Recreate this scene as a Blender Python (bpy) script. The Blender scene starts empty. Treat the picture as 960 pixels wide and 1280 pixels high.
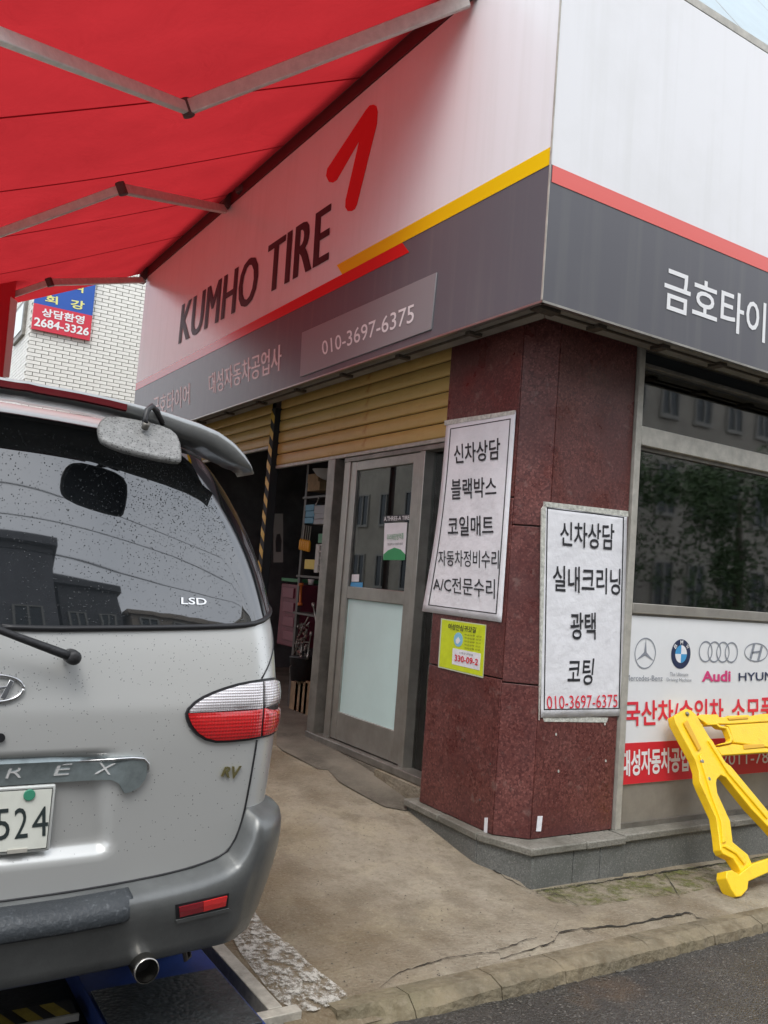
import bpy, bmesh, math, random
from mathutils import Vector, Matrix
from mathutils.geometry import delaunay_2d_cdt
random.seed(7)
S = bpy.context.scene
COL = S.collection
RAD = math.radians

# ---------------------------------------------------------------- camera, sky, sun, exposure
CAM = Vector((0, 0, 1.5))
_yaw, _pit, _rol, FPX = RAD(31.97), RAD(4.5025), RAD(4.3715), 1072.65
_f = Vector((math.sin(_yaw)*math.cos(_pit), math.cos(_yaw)*math.cos(_pit), math.sin(_pit)))
_r = Vector((math.cos(_yaw), -math.sin(_yaw), 0))
_u = _r.cross(_f)
CR = math.cos(_rol)*_r + math.sin(_rol)*_u
CU = -math.sin(_rol)*_r + math.cos(_rol)*_u
cd = bpy.data.cameras.new('camera'); cam = bpy.data.objects.new('camera', cd); COL.objects.link(cam)
m = Matrix((CR, CU, -_f)).transposed().to_4x4(); m.translation = CAM
cam.matrix_world = m
cd.sensor_fit = 'VERTICAL'; cd.sensor_height = 32; cd.lens = FPX/1280*32
cd.clip_start = 0.05; cd.clip_end = 600
S.camera = cam
SUN_EL, SUN_AZ = RAD(58), RAD(215)          # azimuth clockwise from +Y
w = bpy.data.worlds.new('World'); S.world = w; w.use_nodes = True
nt = w.node_tree; nt.nodes.clear()
sky = nt.nodes.new('ShaderNodeTexSky'); sky.sky_type = 'NISHITA'; sky.sun_disc = False
sky.sun_elevation = SUN_EL; sky.sun_rotation = SUN_AZ; sky.dust_density = 4; sky.air_density = 1.0
hs = nt.nodes.new('ShaderNodeHueSaturation'); hs.inputs['Saturation'].default_value = .2
tc = nt.nodes.new('ShaderNodeTexCoord'); nz = nt.nodes.new('ShaderNodeTexNoise'); nz.inputs['Scale'].default_value = 2.2
nz.inputs['Detail'].default_value = 5
rp = nt.nodes.new('ShaderNodeValToRGB'); rp.color_ramp.elements[0].position = .3; rp.color_ramp.elements[1].position = .75
rp.color_ramp.elements[0].color = (6.6, 7.2, 8.1, 1); rp.color_ramp.elements[1].color = (10, 10.3, 10.8, 1)
mx = nt.nodes.new('ShaderNodeMix'); mx.data_type = 'RGBA'; mx.inputs[0].default_value = .75; mx.clamp_result = False
bg = nt.nodes.new('ShaderNodeBackground'); bg.inputs[1].default_value = .13
out = nt.nodes.new('ShaderNodeOutputWorld')
L = nt.links
L.new(sky.outputs[0], hs.inputs['Color']); L.new(tc.outputs['Generated'], nz.inputs['Vector']); L.new(nz.outputs[0], rp.inputs[0])
L.new(hs.outputs[0], mx.inputs[6]); L.new(rp.outputs[0], mx.inputs[7]); L.new(mx.outputs[2], bg.inputs[0]); L.new(bg.outputs[0], out.inputs[0])
sd = bpy.data.lights.new('sun', 'SUN'); sd.energy = 0.9; sd.angle = RAD(25); sd.color = (1, .97, .92)
sun = bpy.data.objects.new('sun', sd); COL.objects.link(sun)
_sv = Vector((math.sin(SUN_AZ)*math.cos(SUN_EL), math.cos(SUN_AZ)*math.cos(SUN_EL), math.sin(SUN_EL)))
sun.rotation_euler = _sv.to_track_quat('Z', 'Y').to_euler()
S.view_settings.view_transform = 'Standard'; S.view_settings.look = 'None'; S.view_settings.gamma = 1
S.view_settings.exposure = 0.9

# ---------------------------------------------------------------- photograph pixel (960 x 1280) -> point on a plane of the place
def ray(x, y):
    return (_f*FPX + CR*(x-480) - CU*(y-640)).normalized()
def at(x, y, ax, val):
    d = ray(x, y); t = (val-CAM[ax])/d[ax]; return CAM + d*t
def atp(x, y, p, n):
    d = ray(x, y); t = (p-CAM).dot(n)/d.dot(n); return CAM + d*t
def sst(a, b, v):
    t = min(1, max(0, (v-a)/(b-a))); return t*t*(3-2*t)
def g(x, y):                                  # height of the concrete apron
    k = sst(1.5, 2.5, x)
    r = .26*sst(2.9, 5.6, y)
    side = -.035*max(0, min(1, (x-3.3)/2))*(1 if y < 3.4 else 0)
    return r*k*(1 if x < 3.1 or y > 3.4 else 0) + side - .02*(1-sst(2.6, 3.0, y))
def gp(x, y, off=0.0):
    p = at(x, y, 2, 0)
    for _ in range(12): p = at(x, y, 2, g(p.x, p.y)+off)
    return p

# ---------------------------------------------------------------- materials
MATS = {}
def mat(name, col, rough=.6, metal=0, noise=0, nscale=20, bump=0, bscale=60, spec=.5, coat=0, coords='Object', emit=None, col2=None, lo=.35, hi=.65, crough=.05, rvar=0, detail=6):
    if name in MATS: return MATS[name]
    m = bpy.data.materials.new(name); m.use_nodes = True; n = m.node_tree; b = n.nodes['Principled BSDF']
    c = tuple(col)+(1,)
    b.inputs['Base Color'].default_value = c; b.inputs['Roughness'].default_value = rough; b.inputs['Metallic'].default_value = metal
    b.inputs['Specular IOR Level'].default_value = spec; b.inputs['Coat Weight'].default_value = coat; b.inputs['Coat Roughness'].default_value = crough
    t = n.nodes.new('ShaderNodeTexCoord')
    if noise or col2:
        z = n.nodes.new('ShaderNodeTexNoise'); z.inputs['Scale'].default_value = nscale; z.inputs['Detail'].default_value = detail
        z.inputs['Roughness'].default_value = .65
        n.links.new(t.outputs[coords], z.inputs['Vector'])
        r = n.nodes.new('ShaderNodeValToRGB'); r.color_ramp.elements[0].position = lo; r.color_ramp.elements[1].position = hi
        c2 = col2 if col2 else [v*(1-noise) for v in col]
        c1 = col if col2 else [min(1, v*(1+noise*.6)) for v in col]
        r.color_ramp.elements[0].color = tuple(c2)+(1,); r.color_ramp.elements[1].color = tuple(c1)+(1,)
        n.links.new(z.outputs[0], r.inputs[0]); n.links.new(r.outputs[0], b.inputs['Base Color'])
        if rvar:
            mr = n.nodes.new('ShaderNodeMapRange'); mr.inputs[3].default_value = rough-rvar; mr.inputs[4].default_value = rough+rvar
            mr.inputs[1].default_value = .3; mr.inputs[2].default_value = .7
            n.links.new(z.outputs[0], mr.inputs[0]); n.links.new(mr.outputs[0], b.inputs['Roughness'])
    if bump:
        z2 = n.nodes.new('ShaderNodeTexNoise'); z2.inputs['Scale'].default_value = bscale; z2.inputs['Detail'].default_value = 5
        n.links.new(t.outputs[coords], z2.inputs['Vector'])
        bm_ = n.nodes.new('ShaderNodeBump'); bm_.inputs['Strength'].default_value = bump; bm_.inputs['Distance'].default_value = .01
        n.links.new(z2.outputs[0], bm_.inputs['Height']); n.links.new(bm_.outputs[0], b.inputs['Normal'])
    if emit: b.inputs['Emission Color'].default_value = tuple(emit)+(1,); b.inputs['Emission Strength'].default_value = 1
    MATS[name] = m; return m
def layered(name, base, layers, rough=.8, bump=.3, bscale=80, rough_noise=None, spec=.4, big=None):
    """base colour with several noise / voronoi layers: (kind, scale, lo, hi, colour, strength)"""
    m = bpy.data.materials.new(name); m.use_nodes = True; n = m.node_tree; b = n.nodes['Principled BSDF']
    t = n.nodes.new('ShaderNodeTexCoord'); cur = None
    b.inputs['Roughness'].default_value = rough; b.inputs['Specular IOR Level'].default_value = spec
    rgb = n.nodes.new('ShaderNodeRGB'); rgb.outputs[0].default_value = tuple(base)+(1,); cur = rgb.outputs[0]
    for kind, sc, lo, hi, c, st in layers:
        if kind == 'n':
            z = n.nodes.new('ShaderNodeTexNoise'); z.inputs['Detail'].default_value = 8; z.inputs['Roughness'].default_value = .62
            if sc > 0: z.inputs['Scale'].default_value = sc
            o = z.outputs[0]
        else:
            z = n.nodes.new('ShaderNodeTexVoronoi'); z.inputs['Scale'].default_value = sc; o = z.outputs['Distance' if kind == 'v' else 'Color']
        if kind == 'x':
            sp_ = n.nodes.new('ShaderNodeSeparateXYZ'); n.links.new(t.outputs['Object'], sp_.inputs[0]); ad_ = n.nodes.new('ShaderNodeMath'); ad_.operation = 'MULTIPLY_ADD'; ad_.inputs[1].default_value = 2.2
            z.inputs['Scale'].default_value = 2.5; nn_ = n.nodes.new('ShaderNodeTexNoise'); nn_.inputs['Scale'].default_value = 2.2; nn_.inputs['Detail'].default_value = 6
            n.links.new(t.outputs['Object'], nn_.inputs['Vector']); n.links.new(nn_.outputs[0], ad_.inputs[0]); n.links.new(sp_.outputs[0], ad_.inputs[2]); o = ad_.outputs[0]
        if kind == 's':
            mp_ = n.nodes.new('ShaderNodeMapping'); mp_.inputs['Scale'].default_value = (sc, sc, sc*.05); n.links.new(t.outputs['Object'], mp_.inputs[0]); z = n.nodes.new('ShaderNodeTexNoise'); z.inputs['Scale'].default_value = 1; z.inputs['Detail'].default_value = 4; n.links.new(mp_.outputs[0], z.inputs['Vector']); o = z.outputs[0]
        else: n.links.new(t.outputs['Object'], z.inputs['Vector'])
        r = n.nodes.new('ShaderNodeMapRange'); r.inputs[1].default_value = lo; r.inputs[2].default_value = hi; r.inputs[4].default_value = st
        n.links.new(o, r.inputs[0])
        x = n.nodes.new('ShaderNodeMix'); x.data_type = 'RGBA'; x.inputs[7].default_value = tuple(c)+(1,)
        n.links.new(r.outputs[0], x.inputs[0]); n.links.new(cur, x.inputs[6]); cur = x.outputs[2]
    n.links.new(cur, b.inputs['Base Color'])
    z2 = n.nodes.new('ShaderNodeTexNoise'); z2.inputs['Scale'].default_value = bscale; z2.inputs['Detail'].default_value = 6
    n.links.new(t.outputs['Object'], z2.inputs['Vector'])
    bm_ = n.nodes.new('ShaderNodeBump'); bm_.inputs['Strength'].default_value = bump; bm_.inputs['Distance'].default_value = .012
    n.links.new(z2.outputs[0], bm_.inputs['Height']); n.links.new(bm_.outputs[0], b.inputs['Normal'])
    if rough_noise:
        sc, r0, r1 = rough_noise
        z3 = n.nodes.new('ShaderNodeTexNoise'); z3.inputs['Scale'].default_value = sc; z3.inputs['Detail'].default_value = 5
        mr = n.nodes.new('ShaderNodeMapRange'); mr.inputs[1].default_value = .35; mr.inputs[2].default_value = .62; mr.inputs[3].default_value = r0; mr.inputs[4].default_value = r1
        n.links.new(t.outputs['Object'], z3.inputs['Vector']); n.links.new(z3.outputs[0], mr.inputs[0]); n.links.new(mr.outputs[0], b.inputs['Roughness'])
    MATS[name] = m; return m
def glass(name, tint, ior=1.5, gr=.0, opaque=None, bumpy=0):
    m = bpy.data.materials.new(name); m.use_nodes = True; n = m.node_tree; n.nodes.clear()
    o = n.nodes.new('ShaderNodeOutputMaterial'); mix = n.nodes.new('ShaderNodeMixShader'); fr = n.nodes.new('ShaderNodeFresnel'); fr.inputs[0].default_value = ior
    gl = n.nodes.new('ShaderNodeBsdfGlossy'); gl.inputs['Roughness'].default_value = gr; gl.inputs['Color'].default_value = (.97, .98, 1, 1)
    if opaque: tr = n.nodes.new('ShaderNodeBsdfDiffuse'); tr.inputs[0].default_value = tuple(opaque)+(1,)
    else: tr = n.nodes.new('ShaderNodeBsdfTransparent'); tr.inputs[0].default_value = tuple(tint)+(1,)
    if bumpy:
        t = n.nodes.new('ShaderNodeTexCoord'); z = n.nodes.new('ShaderNodeTexNoise'); z.inputs['Scale'].default_value = 2.5
        bm_ = n.nodes.new('ShaderNodeBump'); bm_.inputs['Strength'].default_value = bumpy; bm_.inputs['Distance'].default_value = .01
        n.links.new(t.outputs['Object'], z.inputs[0]); n.links.new(z.outputs[0], bm_.inputs['Height'])
        n.links.new(bm_.outputs[0], gl.inputs['Normal']); n.links.new(bm_.outputs[0], fr.inputs['Normal'])
    n.links.new(fr.outputs[0], mix.inputs[0]); n.links.new(tr.outputs[0], mix.inputs[1]); n.links.new(gl.outputs[0], mix.inputs[2]); n.links.new(mix.outputs[0], o.inputs[0])
    MATS[name] = m; return m
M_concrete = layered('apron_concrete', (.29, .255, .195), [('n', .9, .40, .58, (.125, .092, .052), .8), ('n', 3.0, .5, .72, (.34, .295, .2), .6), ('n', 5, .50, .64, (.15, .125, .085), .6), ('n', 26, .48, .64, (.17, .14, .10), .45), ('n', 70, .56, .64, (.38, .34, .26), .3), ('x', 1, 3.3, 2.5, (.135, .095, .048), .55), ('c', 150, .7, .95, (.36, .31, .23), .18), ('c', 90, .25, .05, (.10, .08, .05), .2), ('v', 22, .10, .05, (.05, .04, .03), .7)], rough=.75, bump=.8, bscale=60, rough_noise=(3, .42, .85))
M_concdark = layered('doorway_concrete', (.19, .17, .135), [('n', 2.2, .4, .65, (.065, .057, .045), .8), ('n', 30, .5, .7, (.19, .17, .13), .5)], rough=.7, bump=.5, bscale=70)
M_kerb = layered('kerb_stone_concrete', (.22, .18, .115), [('n', 3, .4, .62, (.09, .08, .055), .8), ('n', 40, .5, .7, (.26, .22, .16), .5), ('n', 12, .5, .64, (.12, .09, .05), .6), ('n', 1.7, .54, .68, (.12, .12, .05), .25)], rough=.8, bump=.9, bscale=45)
M_moss = layered('mossy_concrete', (.17, .155, .075), [('n', 2.2, .4, .6, (.10, .11, .035), .75), ('n', 26, .5, .7, (.26, .23, .17), .6)], rough=.8, bump=.6, bscale=70)
M_asphalt = layered('wet_asphalt', (.038, .034, .029), [('c', 85, .45, .8, (.085, .078, .068), .7), ('n', 2.5, .42, .6, (.022, .020, .018), .7), ('v', 42, .24, .14, (.24, .22, .19), .5), ('n', 1.3, .60, .72, (.16, .09, .035), .35)], rough=.5, bump=1.0, bscale=130, rough_noise=(2.0, .12, .5), spec=.6)  # orange noise layer puts a puddle reflection into the colour
M_patch = layered('asphalt_patch', (.10, .097, .087), [('n', 14, .45, .6, (.03, .03, .03), .8), ('n', 60, .5, .7, (.2, .19, .16), .6)], rough=.75, bump=.9, bscale=60)
M_granite = layered('red_granite', (.135, .042, .036), [('c', 70, .45, .75, (.070, .018, .017), .8), ('c', 110, .60, .85, (.27, .10, .085), .65), ('v', 60, .16, .07, (.016, .008, .008), .85), ('n', 1.6, .42, .6, (.075, .02, .02), .6), ('n', 14, .60, .68, (.24, .16, .14), .35)], rough=.33, bump=.03, bscale=100, rough_noise=(6, .25, .5), spec=.5)
M_ggran = layered('grey_granite', (.17, .175, .165), [('c', 160, .4, .7, (.10, .10, .095), .7), ('n', 2.5, .42, .6, (.10, .105, .095), .7), ('c', 200, .75, .9, (.30, .30, .28), .6)], rough=.6, bump=.15, bscale=100)
M_gcap = layered('granite_capping', (.23, .22, .19), [('n', 90, .45, .6, (.13, .125, .105), .7), ('n', 3.5, .42, .62, (.11, .105, .085), .75)], rough=.6, bump=.3, bscale=60)
M_mortar = mat('mortar', (.07, .06, .055), .9, bump=.4, noise=.5)
M_white = layered('sign_white', (.82, .82, .84), [('n', 1.4, .5, .8, (.72, .72, .72), .6), ('s', 14, .50, .70, (.68, .68, .67), .22)], rough=.26, bump=.02, bscale=1.5, spec=.3)
M_sgrey = layered('sign_grey', (.125, .125, .14), [('n', 1.2, .5, .8, (.15, .15, .16), .5), ('s', 12, .5, .7, (.16, .16, .165), .5)], rough=.27, bump=.02, bscale=1.5, spec=.22)
M_sgreyB = MATS['sign_grey']
M_plate = mat('number_panel_grey', (.25, .25, .26), .3, spec=.25)
M_red = mat('sign_red', (.72, .02, .018), .25); M_redB = mat('sign_red_faded', (.78, .12, .10), .3)
M_yellow = mat('sign_yellow', (.88, .56, .005), .25)
M_ink = mat('ink_black', (.022, .022, .027), .5); M_inkred = mat('ink_red', (.70, .025, .05), .5); M_inkbrown = mat('letter_dark', (.07, .035, .045), .3)
M_inkw = mat('letter_white', (.82, .82, .83), .4)
M_alu = mat('aluminium', (.36, .345, .315), .38, .75, noise=.15, nscale=8, rvar=.1)
M_alud = mat('aged_aluminium', (.24, .225, .20), .45, .6, noise=.3, nscale=6, bump=.1)
M_alul = mat('pale_metal', (.45, .43, .38), .5, .2, noise=.2, nscale=12)
M_soffit = layered('soffit_metal', (.26, .25, .22), [('n', 4, .4, .65, (.14, .13, .115), .8)], rough=.6, bump=.1)
M_dark = mat('interior_dark', (.02, .025, .028), .8)
M_darkwall = mat('garage_wall', (.10, .10, .105), .85, noise=.4, nscale=3)
M_ochre = layered('shutter_ochre', (.58, .39, .125), [('n', 3, .45, .7, (.48, .31, .09), .7), ('n', 5, .62, .72, (.40, .17, .02), .7), ('n', 60, .55, .75, (.57, .38, .13), .4)], rough=.45, bump=.1)
M_paper = mat('poster_paper', (.80, .80, .83), .45, noise=.07, nscale=4, bump=.9, bscale=11)
M_tape = mat('old_tape', (.60, .60, .54), .35, noise=.35, nscale=40, bump=.5, bscale=50)
M_board = mat('printed_board', (.78, .79, .80), .35, noise=.04, nscale=3)
M_steel = mat('sill_panel', (.33, .31, .275), .42, .4, noise=.15, nscale=5)
M_plastic = layered('barrier_yellow', (.88, .57, .012), [('n', 12, .52, .7, (.80, .46, .01), .6), ('n', 45, .60, .7, (.55, .36, .06), .35)], rough=.38, bump=.15, bscale=90, spec=.5)
M_rubber = mat('black_rubber', (.018, .018, .02), .55, bump=.3, noise=.3)
M_clear = glass('clear_glass', (.70, .76, .74), 2.1)
M_window = glass('window_glass', (.62, .66, .64), 2.3, gr=.03, bumpy=.05)
M_frost = mat('frosted_glass', (.58, .76, .74), .35, spec=.5, noise=.04, nscale=3)
M_skyglass = mat('roof_glass', (.19, .275, .295), .3, 0, coat=.15, noise=.12, nscale=4)
M_brick = mat('white_glazed_brick', (.80, .79, .74), .4, noise=.10, nscale=9, coords='Object')
M_bmortar = mat('brick_mortar', (.20, .19, .17), .9)
def fabric(name, col, tcol):
    m = bpy.data.materials.new(name); m.use_nodes = True; n = m.node_tree; n.nodes.clear()
    o = n.nodes.new('ShaderNodeOutputMaterial'); mix = n.nodes.new('ShaderNodeMixShader'); mix.inputs[0].default_value = .5
    d = n.nodes.new('ShaderNodeBsdfDiffuse'); d.inputs[0].default_value = tuple(col)+(1,)
    t = n.nodes.new('ShaderNodeBsdfTranslucent')
    tcn = n.nodes.new('ShaderNodeTexCoord'); z = n.nodes.new('ShaderNodeTexNoise'); z.inputs['Scale'].default_value = 1.6; z.inputs['Detail'].default_value = 6
    r = n.nodes.new('ShaderNodeValToRGB'); r.color_ramp.elements[0].position = .35; r.color_ramp.elements[1].position = .7
    r.color_ramp.elements[0].color = tuple(v*.82 for v in tcol)+(1,); r.color_ramp.elements[1].color = tuple(tcol)+(1,)
    L = n.links
    L.new(tcn.outputs['Object'], z.inputs[0]); L.new(z.outputs[0], r.inputs[0]); L.new(r.outputs[0], t.inputs[0])
    z4 = n.nodes.new('ShaderNodeTexNoise'); z4.inputs['Scale'].default_value = 2.2; z4.inputs['Detail'].default_value = 3; z4.inputs['Distortion'].default_value = 1.2; b4 = n.nodes.new('ShaderNodeBump'); b4.inputs['Strength'].default_value = .5; b4.inputs['Distance'].default_value = .06
    L.new(tcn.outputs['Object'], z4.inputs[0]); L.new(z4.outputs[0], b4.inputs['Height']); L.new(b4.outputs[0], d.inputs['Normal']); L.new(b4.outputs[0], t.inputs['Normal'])
    L.new(d.outputs[0], mix.inputs[1]); L.new(t.outputs[0], mix.inputs[2]); L.new(mix.outputs[0], o.inputs[0])
    MATS[name] = m; return m
M_fabric = fabric('awning_fabric', (.45, .028, .032), (.47, .026, .032))

# ---------------------------------------------------------------- mesh helpers
class MB:
    def __init__(s): s.v = []; s.f = []
    def add(s, vs, fs):
        n = len(s.v); s.v += [tuple(v) for v in vs]; s.f += [tuple(i+n for i in f) for f in fs]; return s
    def box(s, x0, x1, y0, y1, z0, z1):
        return s.add([(x0,y0,z0),(x1,y0,z0),(x1,y1,z0),(x0,y1,z0),(x0,y0,z1),(x1,y0,z1),(x1,y1,z1),(x0,y1,z1)],
                     [(0,3,2,1),(4,5,6,7),(0,1,5,4),(1,2,6,5),(2,3,7,6),(3,0,4,7)])
    def prism(s, pts, ext):
        pts = [Vector(p) for p in pts]; e = Vector(ext); n = len(pts)
        nrm = Vector((0,0,0))
        for i in range(n): nrm += pts[i].cross(pts[(i+1) % n])
        if nrm.dot(e) > 0: pts.reverse()
        return s.add(pts+[p+e for p in pts], [tuple(range(n)), tuple(range(2*n-1, n-1, -1))]+[(i, i+n, (i+1) % n+n, (i+1) % n) for i in range(n)])
    def beam(s, a, b, wd, ht, up=(0,0,1)):
        a = Vector(a); b = Vector(b); d = (b-a).normalized(); u = Vector(up); sd_ = d.cross(u).normalized(); u2 = sd_.cross(d).normalized()
        q = [a-sd_*wd/2-u2*ht/2, a+sd_*wd/2-u2*ht/2, a+sd_*wd/2+u2*ht/2, a-sd_*wd/2+u2*ht/2]
        return s.prism(q, b-a)
    def tube(s, pts, r, n=12, caps=True):
        pts = [Vector(p) for p in pts]; R_ = r if isinstance(r, (list, tuple)) else [r]*len(pts); rings = []
        for i, p in enumerate(pts):
            d = (pts[min(i+1, len(pts)-1)]-pts[max(i-1, 0)]).normalized()
            u = d.orthogonal().normalized() if i == 0 else (pu - d*pu.dot(d)).normalized()
            pu = u; v = d.cross(u)
            rings.append([p+(u*math.cos(2*math.pi*k/n)+v*math.sin(2*math.pi*k/n))*R_[i] for k in range(n)])
        vs = [q for rg in rings for q in rg]; fs = []
        for i in range(len(pts)-1):
            for k in range(n): fs.append((i*n+k, i*n+(k+1) % n, (i+1)*n+(k+1) % n, (i+1)*n+k))
        if caps: fs += [tuple(range(n-1, -1, -1)), tuple(range((len(pts)-1)*n, len(pts)*n))]
        return s.add(vs, fs)
    def quad(s, a, b, c, d): return s.add([a, b, c, d], [(0, 1, 2, 3)])
    def build(s, name, mt, parent=None, bevel=0, smooth=False, seg=2, label=None):
        me = bpy.data.meshes.new(name); me.from_pydata(s.v, [], s.f); me.materials.append(mt); me.validate(); me.update()
        o = bpy.data.objects.new(name, me); COL.objects.link(o)
        if smooth:
            for p in me.polygons: p.use_smooth = True
        if bevel:
            b = o.modifiers.new('bevel', 'BEVEL'); b.width = bevel; b.segments = seg; b.limit_method = 'ANGLE'; b.angle_limit = RAD(40)
            b.harden_normals = False
            for p in me.polygons: p.use_smooth = True
            try: me.set_sharp_from_angle(angle=RAD(35))
            except Exception: pass
        if parent: adopt(o, parent)
        if label: o['label'] = label
        return o
def adopt(o, parent):
    o.parent = parent
    t = parent; loc = Vector((0,0,0))
    while t: loc += t.location; t = t.parent
    o.location = o.location - loc
def thing(name, loc, label, cat, group=None):
    o = bpy.data.objects.new(name, None); COL.objects.link(o); o.location = loc; o.empty_display_size = .1
    o['label'] = label; o['category'] = cat
    if group: o['group'] = group
    return o
def tag(o, label, cat, group=None):
    o['label'] = label; o['category'] = cat
    if group: o['group'] = group
    return o
def structure(o): o['kind'] = 'structure'; return o
def stuff(o): o['kind'] = 'stuff'; return o
def B(x0, x1, y0, y1, z0, z1): return MB().box(x0, x1, y0, y1, z0, z1)

# ---------------------------------------------------------------- lettering: glyph outlines fitted into a quad BL, BR, TR, TL
_tc = {}
def glyphs(s, bold=0, shear=0, space=1.0):
    k = (s, bold, shear, space)
    if k not in _tc:
        c = bpy.data.curves.new('t', 'FONT'); c.body = s; c.size = 1; c.offset = bold; c.shear = shear; c.resolution_u = 3; c.space_character = space
        o = bpy.data.objects.new('t', c); COL.objects.link(o)
        dg = bpy.context.evaluated_depsgraph_get(); me = bpy.data.meshes.new_from_object(o.evaluated_get(dg))
        vs = [v.co.copy() for v in me.vertices]; fs = [tuple(p.vertices) for p in me.polygons]
        bpy.data.objects.remove(o); bpy.data.curves.remove(c); bpy.data.meshes.remove(me)
        x0 = min(v.x for v in vs); x1 = max(v.x for v in vs); y0 = min(v.y for v in vs); y1 = max(v.y for v in vs)
        fs = [f if sum(vs[f[i-1]].x*vs[f[i]].y-vs[f[i]].x*vs[f[i-1]].y for i in range(len(f))) > 0 else f[::-1] for f in fs]
        _tc[k] = ([((v.x-x0)/(x1-x0), (v.y-y0)/(y1-y0)) for v in vs], fs)
    return _tc[k]
def letters(s, quad, nrm, mt, parent, name='lettering', bold=0, shear=0, space=1.0, off=.003, thick=0, fat=0):
    vs, fs = glyphs(s, bold, shear, space); bl, br, tr, tl = [Vector(q) for q in quad]; n = Vector(nrm).normalized()*off
    mb = MB(); P_ = [(bl*(1-a)+br*a)*(1-b)+(tl*(1-a)+tr*a)*b+n for a, b in vs]
    if (br-bl).cross(tl-bl).dot(n) < 0: fs = [f[::-1] for f in fs]
    mb.add(P_, fs)
    for k in range(1, 4):
        if fat: mb.add([p+(br-bl)*fat*(k/3)-n.normalized()*.0004*k for p in P_], fs)      # stroke thickened by stepped copies
    if thick:
        ec = {}
        for f in fs:
            for i in range(len(f)):
                e = (f[i], f[(i+1) % len(f)]); ec[e] = 1
        nn = n.normalized()*thick
        for (a, b) in ec:
            if (b, a) not in ec: mb.add([P_[a], P_[b], P_[b]-nn, P_[a]-nn], [(0, 3, 2, 1)])
    return mb.build(name, mt, parent)
def qpx(pts, ax, val):                        # pixel corners TL TR BR BL on an axis plane -> BL BR TR TL points
    tl, tr, br, bl = [at(x, y, ax, val) for x, y in pts]; return bl, br, tr, tl
XA, YB = 3.045, 3.43                          # pillar faces on the two streets
SX, SY = 2.75, 3.10                           # sign faces
NX, NY = (-1, 0, 0), (0, -1, 0)

# ================================================================= ground
mb = MB(); mb.box(-150, 150, -150, 150, -.4, -.09); structure(mb.build('ground', M_concdark))
def sheet(name, x0, x1, y0, y1, zf, mt, step=.1, keep=None):
    nx = max(1, int((x1-x0)/step)); ny = max(1, int((y1-y0)/step)); mb = MB()
    for j in range(ny+1):
        for i in range(nx+1):
            x = x0+(x1-x0)*i/nx; y = y0+(y1-y0)*j/ny; mb.v.append((x, y, zf(x, y)))
    for j in range(ny):
        for i in range(nx):
            a = j*(nx+1)+i
            if keep is None or keep((x0+(x1-x0)*(i+.5)/nx), (y0+(y1-y0)*(j+.5)/ny)): mb.f.append((a, a+1, a+nx+2, a+nx+1))
    return mb.build(name, mt, None, smooth=True)
structure(sheet('road', -60, 60, -12, 2.66, lambda x, y: -.062+.004*math.sin(x*3+y), M_asphalt, .5))
PX1, PX0 = 1.40, -.62                          # pit of the vehicle lift, east and west edge
def rough(x, y): return .003*math.sin(x*7.3+y*3.1)*math.sin(y*9.7-x*2.2)
ap = sheet('concrete_apron', -8, 9, 2.62, 12, lambda x, y: g(x, y)+rough(x, y)-(.03 if y < 2.63 else 0), M_concrete, .06,
           lambda x, y: not (PX0-.02 < x < PX1+.02 and y < 8.3) and not (x > 3.25 and y > 3.5))
structure(ap)
structure(B(PX0-.1, PX1+.05, 2.45, 8.4, -.088, -.058).build('pit_shade_sheet', M_rubber))  # shallow dark sheet stands in for the shade of a deep pit
# darker older slab in front of the door
edge = [(346, 931), (352, 937), (375, 949), (397, 961), (410, 962), (424, 977), (452, 993), (480, 1008), (506, 1013), (528, 1009)]
inner = [(560, 985), (500, 930), (420, 880), (345, 860)]
def ground_poly(name, pts, mt, off, parent=None, step=14):
    vs = [Vector((x, y)) for x, y in pts]; n = len(vs)
    x0 = min(v.x for v in vs); x1 = max(v.x for v in vs); y0 = min(v.y for v in vs); y1 = max(v.y for v in vs)
    ins = []
    gx = x0+step/2
    while gx < x1:
        gy = y0+step/2
        while gy < y1:
            c = False
            for i in range(n):
                a = vs[i]; b = vs[i-1]
                if (a.y > gy) != (b.y > gy) and gx < (b.x-a.x)*(gy-a.y)/(b.y-a.y)+a.x: c = not c
            if c: ins.append(Vector((gx, gy)))
            gy += step
        gx += step
    r = delaunay_2d_cdt(vs+ins, [], [list(range(n))], 1, 1e-4)
    mb = MB(); mb.add([gp(v.x, v.y, off) + Vector((0,0,0)) for v in r[0]], [tuple(f) for f in r[2]])
    mb.f = [f if (Vector(mb.v[f[1]])-Vector(mb.v[f[0]])).cross(Vector(mb.v[f[2]])-Vector(mb.v[f[0]])).z > 0 else f[::-1] for f in mb.f]
    return mb.build(name, mt, parent, smooth=True)
structure(ground_poly('doorway_slab', edge+inner, M_concdark, .007))
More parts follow.
